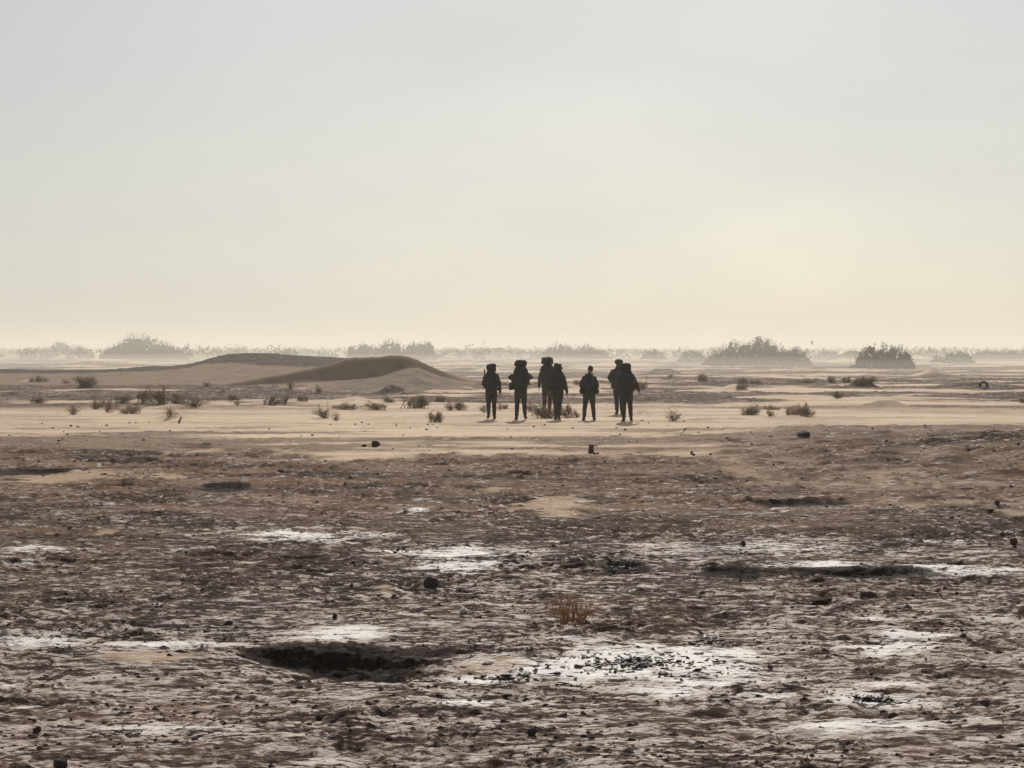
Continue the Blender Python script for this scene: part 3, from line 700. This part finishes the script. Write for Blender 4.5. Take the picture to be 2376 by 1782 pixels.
# tyre half sunk in the sand
def tyre():
    x, d, z = place(2282, 899); root = empty('half_buried_tyre', (x, d, z), .25)
    tag(root, 'old black tyre half buried upright in the far sand at right', 'tyre')
    R, r = .225, .075; V = []; nu, nv = 40, 14
    for i in range(nu):
        a = i / nu * 2 * math.pi
        for j in range(nv):
            b = j / nv * 2 * math.pi
            cr = math.copysign(abs(math.cos(b)) ** .6, math.cos(b)) * r * .8; cy = math.copysign(abs(math.sin(b)) ** .6, math.sin(b)) * .085
            V.append(((R + cr) * math.cos(a), cy, (R + cr) * math.sin(a) + .06))
    fc = [(i * nv + j, ((i + 1) % nu) * nv + j, ((i + 1) % nu) * nv + (j + 1) % nv, i * nv + (j + 1) % nv) for i in range(nu) for j in range(nv)]
    link('casing', np_mesh('casing', V, fc), M_rubber, root)
    bm = bmesh.new()
    for i in range(28):
        a = i / 28 * 2 * math.pi
        for s in (-1, 1):
            mt = Matrix.Translation((math.cos(a) * (R + .066), s * .035, math.sin(a) * (R + .066) + .06)) @ Matrix.Rotation(-a, 4, 'Y') @ Matrix.Rotation(s * .4, 4, 'X') @ Matrix.Diagonal((.018, .055, .032, 1))
            bmesh.ops.create_cube(bm, size=1, matrix=mt)
    me = bpy.data.meshes.new('tread'); bm.to_mesh(me); bm.free(); link('tread', me, M_rubber, root, smooth=False)
tyre()

# dead stick
def stick():
    x, d, z = place(417, 983); root = empty('dead_stick', (x, d, z))
    tag(root, 'short dark dead stick poking up from a low ridge on the left sand flat', 'stick')
    v, f = tube_arrays([(-.03, 0, -.05), (-.01, 0, .07), (.03, .01, .16), (.05, .01, .22)], [.035, .03, .024, .012], 7)
    link('stem', np_mesh('stem', v, f), M_wood, root)
    v, f = join_arrays([tube_arrays([(.02, 0, .14), (.07, .01, .19), (.09, .0, .18)], [.016, .012, .006], 5), tube_arrays([(0, 0, .09), (-.05, 0, .1)], [.014, .006], 5)])
    link('side_twig', np_mesh('side_twig', v, f), M_wood, root)
stick()

# small stones, each one an object
SM = [rock_mesh(300 + k, 16) for k in range(8)]
def small_stones():
    rnd = np.random.default_rng(31); k = 0
    def put(px, py, s, label, group, mat=None):
        nonlocal k
        x, d, z = place(px, py); o = link('small_stone', SM[k % 8], M_rock, smooth=False)
        w = s * F / d * 0 + s; hh = w * rnd.uniform(.4, .75)
        o.scale = (w * rnd.uniform(.9, 1.5), w, hh); o.location = (x, d, z + hh * .28); o.rotation_euler = (0, 0, rnd.uniform(0, 6.3)); k += 1
        tag(o, label, 'stone', group)
    for _ in range(110):      # on the sand flat
        put(rnd.uniform(0, 2376), 985 + 75 * rnd.random() ** 1.2, rnd.uniform(.03, .09), 'small dark stone lying on the pale sand flat between crust and walkers', 'small stones on the sand flat')
    for px, py in [(300, 983), (315, 981), (345, 980), (97, 984), (165, 990), (247, 988), (180, 991), (839, 981), (855, 985), (920, 988), (953, 995), (990, 998), (1490, 976), (1588, 979), (1505, 982), (1550, 988)]:
        put(px, py, rnd.uniform(.06, .1), 'small dark stone on the bright sand near the walkers and shrubs', 'small stones near the walkers')
    for _ in range(60):       # on the crust
        put(rnd.uniform(0, 2376), 1080 + 640 * rnd.random() ** .8, rnd.uniform(.02, .045), 'small dark stone lying on the salt-streaked foreground crust', 'small stones on the crust')
small_stones()

def clods():
    rnd = np.random.default_rng(77); n = 66000
    d = 10.0 + 38 * rnd.random(n) ** 1.7; x = rnd.uniform(-.32, .32, n) * d
    crust, bank = crust_mask(x, d); cl = fbm(x * .9, d * .9, 3, 120) + .5 * fbm(x * 3, d * 3, 2, 122)
    salt = warped(x, d, _salt, 80); sp_ = warped(x, d, _sand, 90)
    keep = (crust > .5) & (cl + .22 * rnd.normal(size=n) > .06) & (rnd.random(n) > salt * .8) & (rnd.random(n) > sp_ * .95)
    x, d = x[keep], d[keep]; n = len(x); z = height(x, d)
    s = (.005 + .014 * rnd.random(n) ** 3.5) * (1 + .012 * (d - 10))
    base = np.array([[1, 0, 0], [-.2, .9, 0], [-.9, -.1, .05], [.1, -1, 0], [.15, .1, .7], [-.35, .05, .55]], float)
    fc = np.array([[0, 1, 4], [1, 5, 4], [1, 2, 5], [2, 3, 5], [3, 4, 5], [3, 0, 4]])
    v = base[None] * (1 + .45 * rnd.normal(size=(n, 6, 3)))
    a = rnd.uniform(0, 6.28, n); c_, s_ = np.cos(a)[:, None], np.sin(a)[:, None]
    vx = (v[:, :, 0] * c_ - v[:, :, 1] * s_) * 2.2; vy = v[:, :, 0] * s_ + v[:, :, 1] * c_
    V = np.stack([vx * s[:, None] + x[:, None], vy * s[:, None] + d[:, None], (v[:, :, 2] * 1.1 - .15) * s[:, None] + z[:, None]], 2).reshape(-1, 3)
    Fc = (fc[None] + (np.arange(n) * 6)[:, None, None]).reshape(-1, 3)
    o = link('soil_crumbs', np_mesh('soil_crumbs', V, Fc), M_clod, smooth=False)
    tag(o, 'countless dark soil crumbs strewn over the broken crust', 'soil', kind='stuff')
clods()

def flakes():
    rnd = np.random.default_rng(78); P = []
    for (x0, x1, y0, y1, n) in ((1240, 1710, 1512, 1566, 330), (1960, 2090, 1612, 1632, 110), (1090, 1240, 1566, 1576, 60), (880, 940, 1268, 1290, 40), (1390, 1500, 1300, 1325, 60), (1600, 1700, 1470, 1500, 60), (780, 900, 1300, 1320, 50)):
        cx, cy, rx, ry = rect(x0, x1, y0, y1)
        for _ in range(n):
            r = abs(rnd.normal()) * .62; a = rnd.uniform(0, 6.28)
            P.append((cx + rx * r * math.cos(a), cy + ry * r * math.sin(a)))
    P = np.array(P); z = height(P[:, 0], P[:, 1]); parts = []
    for (x, y), zz in zip(P, z):
        sz = .35 + 1.1 * rnd.random() ** 3; w, l, c = rnd.uniform(.010, .030) * sz, rnd.uniform(.009, .024) * sz, rnd.uniform(.1, 1.1)
        u = np.array([-1, -.3, .4, 1.]); a = rnd.uniform(0, 6.28)
        lift = np.array([0, .05, .35, 1.]) * c * w
        top = np.concatenate([np.stack([u * w, np.full(4, sgn * l) * (1 + .55 * rnd.normal(size=4)), lift], 1) for sgn in (-1, 1)])
        bot = top - (0, 0, .006); V = np.concatenate([top, bot])
        ca, sa = math.cos(a), math.sin(a)
        V = np.stack([V[:, 0] * ca - V[:, 1] * sa + x, V[:, 0] * sa + V[:, 1] * ca + y, V[:, 2] + zz + .006], 1)
        q = []
        for k in range(3): q += [(k, k + 1, 5 + k), (k, 5 + k, 4 + k), (8 + k, 13 + k, 9 + k), (8 + k, 12 + k, 13 + k), (k, 8 + k, 9 + k), (k, 9 + k, k + 1), (4 + k, 5 + k, 13 + k), (4 + k, 13 + k, 12 + k)]
        q += [(3, 11, 15), (3, 15, 7), (0, 4, 12), (0, 12, 8)]
        parts.append((V, np.array(q)))
    o = link('mud_flakes', np_mesh('mud_flakes', *join_arrays(parts)), M_flake, smooth=False)
    tag(o, 'curled black mud flakes peeling off the white salt patches', 'mud flakes', kind='stuff')
flakes()

# ------------------------------------------------------------------ people
def sweep(path, rx, ry, seg=14, cap=True):
    """closed tube along path with elliptical rings; x-radius rx, other radius ry"""
    P = np.asarray(path, float); n = len(P); rx = np.asarray(rx, float); ry = np.asarray(ry, float)
    T = np.gradient(P, axis=0); T /= np.linalg.norm(T, axis=1)[:, None] + 1e-9
    V = []
    ang = np.arange(seg) / seg * 2 * np.pi
    for k in range(n):
        ref = np.array([1., 0, 0]) if abs(T[k, 0]) < .85 else np.array([0, 1., 0])
        v = np.cross(T[k], ref); v /= np.linalg.norm(v) + 1e-9; u = np.cross(v, T[k])
        V.append(P[k] + rx[k] * np.cos(ang)[:, None] * u + ry[k] * np.sin(ang)[:, None] * v)
    V = np.concatenate(V); Fc = []
    for k in range(n - 1):
        for j in range(seg):
            a, b = k * seg + j, k * seg + (j + 1) % seg
            Fc += [(a, b, b + seg), (a, b + seg, a + seg)]
    e0 = P[0] - T[0] * min(rx[0], ry[0]) * .6; e1 = P[-1] + T[-1] * min(rx[-1], ry[-1]) * .6
    V = np.concatenate([V, [e0, e1]]); c0 = len(V) - 2
    for j in range(seg):
        Fc += [(c0, (j + 1) % seg, j), (c0 + 1, (n - 1) * seg + j, (n - 1) * seg + (j + 1) % seg)]
    return V, np.array(Fc)
def ellipsoid(c, r, nu=16, nv=10, e=1.0):
    V = []; 
    for i in range(nv + 1):
        b = -math.pi / 2 + math.pi * i / nv
        for j in range(nu):
            a = 2 * math.pi * j / nu; f = lambda t: math.copysign(abs(t) ** e, t)
            V.append((c[0] + r[0] * f(math.cos(b)) * f(math.cos(a)), c[1] + r[1] * f(math.cos(b)) * f(math.sin(a)), c[2] + r[2] * f(math.sin(b))))
    Fc = []
    for i in range(nv):
        for j in range(nu):
            a, b = i * nu + j, i * nu + (j + 1) % nu
            Fc += [(a, b, b + nu), (a, b + nu, a + nu)]
    return np.array(V), np.array(Fc)
TS = bpy.data.scenes.new('workbench')
def fuse(name, parts, voxel, mat, parent, wrinkle=0.0, seed=0, smooth=2):
    """join closed pieces and remesh them into one continuous skin"""
    me0 = np_mesh(name, *join_arrays(parts)); o = bpy.data.objects.new('tmp', me0); TS.collection.objects.link(o)
    r = o.modifiers.new('r', 'REMESH'); r.mode = 'VOXEL'; r.voxel_size = voxel
    if smooth:
        s = o.modifiers.new('s', 'SMOOTH'); s.iterations = smooth; s.factor = .5
    TS.view_layers[0].update(); dg = TS.view_layers[0].depsgraph; me = bpy.data.meshes.new_from_object(o.evaluated_get(dg))
    bpy.data.objects.remove(o); me.name = name
    if wrinkle:
        n = len(me.vertices); co = np.empty(n * 3, np.float32); no = np.empty(n * 3, np.float32)
        me.vertices.foreach_get('co', co); me.vertices.foreach_get('normal', no); co = co.reshape(-1, 3); no = no.reshape(-1, 3)
        w = perlin(co[:, 0] * 9 + co[:, 1] * 5, co[:, 2] * 15 + co[:, 1] * 6, int(seed) % 50) + .5 * perlin(co[:, 0] * 20 - co[:, 1] * 11, co[:, 2] * 28, 3)
        me.vertices.foreach_set('co', (co + no * (w * wrinkle * .7)[:, None]).ravel())
    me.materials.clear(); me.materials.append(mat)
    return link(name, me, mat, parent)
def cloth(name, c, rough=.9):
    m, t, b = principled(name, c, rough, .2)
    tc = t.nodes.new('ShaderNodeTexCoord').outputs['Object']
    f = noise_tex(t, 12, 4, .6, tc)
    t.links.new(ramp(t, f, [(.3, tuple(v * .75 for v in c)), (.7, tuple(min(1, v * 1.3) for v in c))]), b.inputs['Base Color'])
    bump(t, b, noise_tex(t, 40, 3, .6, tc), .3, .01)
    return m
M_skin = cloth('skin', (.20, .12, .085), .6)
M_hair = cloth('dark_hair', (.02, .015, .012), .7)
M_boot = cloth('brown_boot_leather', (.045, .028, .020), .7)
M_sole = cloth('boot_sole', (.02, .018, .017), .8)
M_strap = cloth('black_webbing', (.012, .012, .013), .8)
lerp = lambda a, b, t: np.asarray(a, float) * (1 - t) + np.asarray(b, float) * t

def person(px, py, H, label, jacket, trousers, feet, hands, elbows, head=(0, 0, 0), hat=None, lean=.06, rz=0.0, coat=False, bulk=1.0, shw=.172, shz=1.405):
    """feet: ((x,y,lift),(x,y,lift)) left,right; hands/elbows: positions for H=1.72; facing +Y"""
    x, d, z = place(px, py); k = H / 1.72
    root = empty('person', (x, d, z), rz); tag(root, label, 'person', 'backpackers walking away across the sand')
    M_j = cloth('jacket_cloth', jacket); M_t = cloth('trouser_cloth', trousers)
    ly = lambda zz: lean * max(0, zz - .9) * 1.6                # forward lean
    hipz = .90; fl, fr = [np.array(f, float) for f in feet]
    sh = [np.array((s * shw * bulk, ly(1.42), shz)) for s in (-1, 1)]
    torso = [(0, 0, .84), (0, 0, .92), (0, ly(1.05), 1.05), (0, ly(1.2), 1.2), (0, ly(1.33), 1.33), (0, ly(1.42), 1.42), (0, ly(1.47), 1.465)]
    body, jk, tr = [], [], []
    body.append(sweep(torso, np.array([.13, .155, .135, .155, .17, .15, .07]) * .93, np.array([.09, .11, .095, .11, .11, .085, .06]) * .93, 16))
    jk.append(sweep(torso[0 if coat else 1:], np.array([.20, .20, .185, .19, .185, .135, .08][0 if coat else 1:]) * bulk, np.array([.14, .145, .13, .14, .145, .115, .075][0 if coat else 1:]) * bulk, 18))
    hc = np.array((head[0], ly(1.6) + .03 + head[1], 1.605 + head[2]))
    body.append(sweep([(0, ly(1.44), 1.43), lerp((0, ly(1.5), 1.5), hc, .25), hc - (0, .01, .07)], [.06, .055, .055], [.06, .058, .06], 12))
    body.append(ellipsoid(hc, (.075, .095, .115)))                      # skull
    body.append(ellipsoid(hc + (0, .035, -.065), (.052, .06, .055)))    # jaw
    body.append(sweep([hc + (0, .09, .012), hc + (0, .108, -.012), hc + (0, .112, -.03)], [.008, .011, .014], [.008, .012, .01], 8))   # nose
    for s in (-1, 1):
        body.append(ellipsoid(hc + (s * .078, -.005, -.01), (.012, .024, .034), 10, 6))      # ear
        body.append(ellipsoid(hc + (s * .030, .083, .012), (.014, .012, .010), 8, 6))        # eye
    body.append(ellipsoid(hc + (0, .088, -.058), (.024, .014, .009), 8, 6))                  # lips
    for i, s in enumerate((-1, 1)):
        f = (fl, fr)[i]; hip = np.array((s * .088, 0, hipz)); ank = np.array((f[0], f[1] - .03, .09 + f[2]))
        knee = lerp(hip, ank, .52) + np.array((0, .05 + .12 * f[2] + .03 * abs(f[1]), 0))
        body.append(sweep([hip, lerp(hip, knee, .5), knee, lerp(knee, ank, .35), ank], [.080, .070, .050, .050, .036], [.080, .072, .052, .054, .038], 12))
        cuff = lerp(knee, ank, .95)
        tr.append(sweep([hip + (0, 0, .03), lerp(hip, knee, .35), lerp(hip, knee, .75), knee, lerp(knee, ank, .45), cuff], np.array([.110, .106, .088, .075, .070, .060]), np.array([.112, .106, .088, .077, .075, .066]), 14))
        # boot
        b = []
        toe = 0.10; pitch = -f[2] * 1.2
        hp = ank + np.array((0, -.045, -.05)); tp = ank + np.array((s * .03, .17, -.062 + pitch * .5))
        b.append(sweep([hp, lerp(hp, tp, .35) + (0, 0, .008), lerp(hp, tp, .75), tp], [.042, .046, .050, .040], [.042, .045, .036, .028], 12))
        b.append(sweep([ank + (0, -.01, -.03), ank + (0, 0, .05), ank + (0, .005, .10)], [.046, .048, .052], [.055, .056, .058], 12))
        bo = fuse('boot', [(v * k, q) for v, q in b], .009, M_boot, root)
        so = []; lo = np.array((0, 0, -.030))
        so.append(sweep([hp + lo, lerp(hp, tp, .5) + lo, tp + lo * .8], [.046, .048, .046], [.012, .012, .012], 10))
        fuse('sole', [(v * k, q) for v, q in so], .008, M_sole, bo, smooth=1)
        body.append(sweep([hp, lerp(hp, tp, .6), tp], [.03, .036, .028], [.03, .03, .02], 10))
        # arm and hand
        e = np.array(elbows[i], float); h = np.array(hands[i], float); S0 = sh[i]
        body.append(sweep([S0 * (.7, 1, 1), S0, lerp(S0, e, .5), e, lerp(e, h, .45), h], [.05, .05, .043, .036, .036, .026], [.05, .05, .043, .036, .034, .022], 10))
        jk.append(sweep([S0 * (.55, 1, 1), S0 + (0, 0, -.005), lerp(S0, e, .5), e, lerp(e, h, .5), lerp(e, h, .93)], np.array([.075, .074, .066, .060, .054, .045]) * bulk, np.array([.085, .078, .066, .060, .054, .045]) * bulk, 12))
        dr = (h - e) / np.linalg.norm(h - e); fwd = np.array((0, 1., 0)) - dr * dr[1]; fwd /= np.linalg.norm(fwd) + 1e-9
        side = np.cross(dr, fwd); palm = h + dr * .075
        body.append(sweep([h, h + dr * .04, palm], [.018, .018, .016], [.028, .040, .041], 10) if abs(dr[0]) < .85 else sweep([h, h + dr * .04, palm], [.03, .036, .036], [.02, .02, .018], 10))
        for q in range(4):                                             # fingers, slightly curled
            off = fwd * (.030 - .020 * q); L = (.074, .082, .077, .060)[q]; cv = side * (s * .5)
            p0 = palm + off - dr * .01; p1 = p0 + dr * L * .5; p2 = p1 + (dr * .8 - cv * .6) * L * .35; p3 = p2 + (dr * .5 - cv) * L * .28
            body.append(sweep([p0, p1, p2, p3], [.0095, .0092, .0085, .007], [.0095, .0092, .0085, .007], 8))
        t0 = h + dr * .02 + fwd * .030; t1 = t0 + dr * .03 + fwd * .022; t2 = t1 + dr * .035 + fwd * .004      # thumb
        body.append(sweep([t0, t1, t2], [.012, .011, .009], [.012, .011, .009], 8))
    tr.append(sweep([(0, -.01, .80), (0, -.01, .88), (0, 0, .98)], [.145, .190, .175], [.12, .145, .13], 16))
    sc_ = lambda L: [(v * k, q) for v, q in L]
    fuse('body', sc_(body), .012, M_skin, root, smooth=1)
    fuse('trousers', sc_(tr), .017, M_t, root, .010, px)
    fuse('jacket', sc_(jk), .018, M_j, root, .012, px + 3)
    if hat == 'beanie':
        fuse('beanie', sc_([ellipsoid(hc + (0, -.008, .035), (.088, .107, .102)), sweep([hc + (0, -.008, .0), hc + (0, -.008, .03)], [.09, .09], [.108, .108], 16)]), .01, cloth('beanie_wool', (.05, .032, .022)), root)
    elif hat == 'turban':
        fuse('head_wrap', sc_([ellipsoid(hc + (-.01, -.01, .05), (.138, .140, .095)), ellipsoid(hc + (.01, -.02, .01), (.115, .125, .07)), ellipsoid(hc + (0, -.03, -.10), (.11, .10, .11)), ellipsoid(hc + (0, -.03, -.18), (.16, .12, .08))]), .012, cloth('head_wrap_cloth', (.055, .045, .045)), root, .012, 4)
    else:
        fuse('hair', sc_([ellipsoid(hc + (0, -.018, .022), (.084, .098, .104)), ellipsoid(hc + (0, -.05, -.05), (.06, .05, .06))]), .01, M_hair, root)
    return root, k, ly

def rbox(c, size, e=.45, taper=0.0, wr=.008, seed=0):
    v, f = ellipsoid((0, 0, 0), (.5, .5, .5), 28, 18, e)
    v = v * np.array(size); t = v[:, 2] / size[2]
    v[:, 0] *= 1 - taper * t; v[:, 1] *= 1 - .5 * taper * t
    for i in range(len(v)):
        q = Vector(v[i] * 11) + Vector((seed, 0, 0)); v[i] *= 1 + wr / max(size) * 3 * mnoise.noise(q)
    return v + np.array(c), f
def backpack(owner, label, w, zb, zt, lidh, lidw, color, lidcolor=None, depth=.26, taper=.1, pockets=True, extras=(), roll=False, bottom_roll=False, xoff=0.0, bulky=1.0):
    root_p, k, ly = owner; M_p = cloth('pack_cloth', color); M_l = cloth('pack_lid_cloth', lidcolor or color)
    root = empty('backpack', root_p.location, root_p.rotation_euler.z)
    tag(root, label, 'backpack', 'backpacks carried by the walkers')
    yb = lambda z: ly(z) - .15 - depth / 2
    zm = (zb + zt - lidh) / 2; hm = zt - lidh - zb
    def add(name, arr, mat, par=root): return link(name, np_mesh(name, arr[0], arr[1]), mat, par)
    body = add('main_compartment', rbox((xoff, yb(zm), zm), (w, depth, hm * 1.08), .62, taper, .02, w * 50), M_p)
    lid = add('top_lid', rbox((xoff, yb(zt) + .02, zt - lidh / 2), (lidw, depth * 1.02, lidh * 1.06), .62, -.02, .03, w * 90), M_l)
    add('lid_strap', sweep([(xoff + .05, yb(zt) - depth * .52, zt - lidh * .6), (xoff + .05, yb(zm) - depth * .50, zm + hm * .3)], [.012, .012], [.004, .004], 6), M_strap, lid)
    add('lid_strap', sweep([(xoff - .05, yb(zt) - depth * .52, zt - lidh * .6), (xoff - .05, yb(zm) - depth * .50, zm + hm * .3)], [.012, .012], [.004, .004], 6), M_strap, lid)
    add('front_pocket', rbox((xoff, yb(zm) - depth * .46, zm - hm * .12), (w * .66, .09, hm * .5), .5, .1, .02, 3), M_p)
    if pockets:
        for s in (-1, 1): add('side_pocket', rbox((xoff + s * w * .50, yb(zm), zb + hm * .32), (.09, .15, hm * .45), .55, .05, .02, s), M_p)
    for s in (-1, 1):
        zt_ = 1.43
        add('shoulder_strap', sweep([(s * .09, yb(1.4) + depth * .45, 1.38), (s * .10, ly(1.47), 1.475 + .02), (s * .115, ly(1.4) + .13, 1.40), (s * .13, ly(1.2) + .15, 1.22), (s * .18, ly(1.1) - .02, 1.08)], [.03] * 5, [.012] * 5, 8), M_strap)
    a = np.linspace(-math.pi * .45, math.pi * 1.45, 22)
    add('hip_belt', sweep([(.195 * math.cos(t) * bulky, .145 * math.sin(t) + .0, 1.0) for t in a], [.045] * 22, [.016] * 22, 8), M_strap)
    if roll: add('sleeping_mat', sweep([(xoff - lidw * .6, yb(zt) - .02, zt + .05), (xoff, yb(zt) - .02, zt + .055), (xoff + lidw * .6, yb(zt) - .02, zt + .05)], [.07] * 3, [.07] * 3, 16), M_l)
    if bottom_roll: add('sleeping_mat', sweep([(xoff - w * .62, yb(zb), zb - .03), (xoff, yb(zb), zb - .035), (xoff + w * .62, yb(zb), zb - .03)], [.075] * 3, [.075] * 3, 16), M_l)
    for nm, arr, m in extras: add(nm, arr, m)
    for ch in list(root.children): ch.scale = (k, k, k)
    return root
DK = (.022, .020, .022)
# leftmost
p = person(1140, 972, 1.70, 'leftmost walker in dark clothes with the right arm hanging', (.028, .022, .028), (.030, .026, .028), ((-.085, -.20, .055), (.095, .10, .0)), ((-.17, .22, 1.0), (.285, .02, .82)), ((-.26, -.04, 1.12), (.265, -.05, 1.12)), lean=.08)
backpack(p, 'tall narrow dark pack with a pole in its side, on the leftmost walker', .40, .97, 1.77, .24, .29, (.024, .022, .034), extras=[('trekking_pole', sweep([(-.215, -.2, 1.05), (-.215, -.2, 1.35), (-.215, -.2, 1.6)], [.012, .02, .022], [.012, .02, .022], 8), M_strap), ('bottle', sweep([(-.25, -.16, 1.08), (-.25, -.16, 1.2), (-.245, -.16, 1.33)], [.04, .042, .03], [.04, .042, .03], 12), M_strap), ('strap_tail', sweep([(-.2, -.05, .98), (-.27, -.02, .96), (-.30, 0, .94)], [.016, .014, .01], [.006, .006, .005], 6), M_strap)])
# second, elbows out
p = person(1208, 974, 1.76, 'second walker from left with both elbows out, hands on the straps', (.026, .024, .024), (.034, .026, .030), ((-.125, .10, 0), (.135, -.22, .06)), ((-.15, .15, 1.20), (.15, .15, 1.20)), ((-.35, -.05, 1.31), (.35, -.05, 1.32)), lean=.09, bulk=1.08)
backpack(p, 'wide dark pack with a broad flat lid on the walker with elbows out', .48, 1.0, 1.84, .20, .36, (.024, .023, .022), (.038, .026, .030), depth=.30, taper=.18, extras=[('strap_tail', sweep([(.17, -.1, 1.02), (.24, -.1, .98), (.29, -.1, .96)], [.014] * 3, [.006] * 3, 6), M_strap)])
kk = p[1]
pouch = empty('hip_bag', p[0].location); tag(pouch, 'small dark bag hanging at the left hip of the walker with elbows out', 'bag')
link('bag_body', np_mesh('bag_body', *rbox((-.29, -.06, 1.05), (.17, .12, .24), .6, -.1, .02, 9)), cloth('bag_cloth', (.022, .019, .020)), pouch)
link('bag_strap', np_mesh('bag_strap', *sweep([(-.25, -.06, 1.14), (-.20, .0, 1.18), (-.17, .05, 1.24)], [.012] * 3, [.006] * 3, 6)), M_strap, pouch)
# tall one behind
p = person(1271, 957, 1.86, 'tall walker further off behind the middle pair, left arm hanging', (.040, .036, .034), (.042, .036, .026), ((-.12, -.02, 0), (.06, .22, 0)), ((-.285, .06, .82), (.26, .1, .85)), ((-.27, -.04, 1.10), (.25, -.02, 1.1)), lean=.07)
backpack(p, 'tallest square-topped pack, on the walker furthest back', .46, .98, 1.80, .26, .37, (.030, .029, .030), depth=.28, taper=.05, xoff=-.02)
# middle front, striding
p = person(1294, 974, 1.70, 'middle walker mid-stride with the right arm swung outward', (.026, .022, .024), (.036, .031, .028), ((-.055, -.18, .03), (.045, .34, .0)), ((-.24, .18, .92), (.30, .0, .84)), ((-.24, -.02, 1.12), (.25, -.06, 1.12)), lean=.09)
backpack(p, 'dark rounded pack with a narrow lid on the middle striding walker', .42, .95, 1.80, .22, .26, (.024, .022, .026), (.040, .030, .022), taper=.16, extras=[('hanging_strap', sweep([(.155, -.12, 1.0), (.158, -.12, .9), (.155, -.12, .80)], [.012] * 3, [.005] * 3, 6), M_strap)])
# small pack, head visible
p = person(1367, 975, 1.69, 'walker in a beanie with legs apart and hands in front', (.026, .024, .040), (.034, .027, .025), ((-.165, -.02, 0), (.155, .03, 0)), ((-.12, .20, .96), (.12, .20, .96)), ((-.275, .0, 1.09), (.27, .0, 1.09)), head=(.045, .02, .01), hat='beanie', lean=.05, bulk=1.05, shw=.145, shz=1.37)
backpack(p, 'small low daypack on the beanie-wearing walker', .30, 1.0, 1.47, .13, .22, (.020, .022, .036), depth=.18, taper=.08, pockets=False, extras=[('hip_pouch', rbox((-.215, -.04, .95), (.19, .18, .20), .85, 0, .02, 5), M_strap), ('hip_pouch', rbox((.205, -.04, .94), (.21, .19, .22), .85, 0, .02, 6), M_strap)])
# behind the last one
p = person(1436, 962, 1.86, 'walker in a round head wrap and long jacket, half hidden at right', (.038, .034, .038), (.030, .036, .046), ((-.06, .0, 0), (.10, .2, 0)), ((-.20, .18, 1.0), (.2, .2, 1.0)), ((-.30, -.02, 1.14), (.27, .0, 1.14)), head=(.01, 0, -.01), hat='turban', lean=.04, coat=True, bulk=1.25, shw=.135, shz=1.36)
# rightmost
p = person(1454, 977, 1.72, 'rightmost walker with the right arm stretched down and outward', (.028, .024, .024), (.030, .028, .032), ((-.085, .10, 0), (.12, -.20, .05)), ((-.2, .2, 1.0), (.385, -.02, .93)), ((-.25, -.02, 1.12), (.30, -.05, 1.16)), lean=.08, bulk=1.05)
backpack(p, 'large dark drooping pack on the rightmost walker', .47, .90, 1.80, .22, .29, (.023, .021, .021), depth=.30, taper=.20, xoff=-.02)

bpy.data.scenes.remove(TS)

# ------------------------------------------------------------------ dusty air
def air(name, x0, x1, y0, y1, z0, z1, dens, col, aniso, label):
    bm = bmesh.new(); bmesh.ops.create_cube(bm, size=1, matrix=Matrix.Translation(((x0 + x1) / 2, (y0 + y1) / 2, (z0 + z1) / 2)) @ Matrix.Diagonal((x1 - x0, y1 - y0, z1 - z0, 1)))
    me = bpy.data.meshes.new(name); bm.to_mesh(me); bm.free()
    m = bpy.data.materials.new(name); m.use_nodes = True; t = m.node_tree; t.nodes.clear()
    out = t.nodes.new('ShaderNodeOutputMaterial'); v = t.nodes.new('ShaderNodeVolumePrincipled')
    v.inputs['Density'].default_value = dens; v.inputs['Color'].default_value = (*col, 1); v.inputs['Anisotropy'].default_value = aniso
    t.links.new(v.outputs[0], out.inputs['Volume'])
    o = link(name, me, m, smooth=False); tag(o, label, 'haze', kind='stuff'); return o
air('haze', -8000, 8000, -120, 6100, -2.5, 9.5, .00042, (.77, .745, .66), .3, 'pale dusty haze over the whole plain')
air('blowing_dust', -1500, 1500, 152, 3500, -2.2, 6.5, .0018, (.78, .75, .665), .3, 'bank of blown dust hanging over the far plain')
air('drifting_sand', -1200, 1200, 140, 2500, -2.0, 1.2, .0017, (.80, .76, .68), .3, 'low sheet of sand drifting along the far ground')
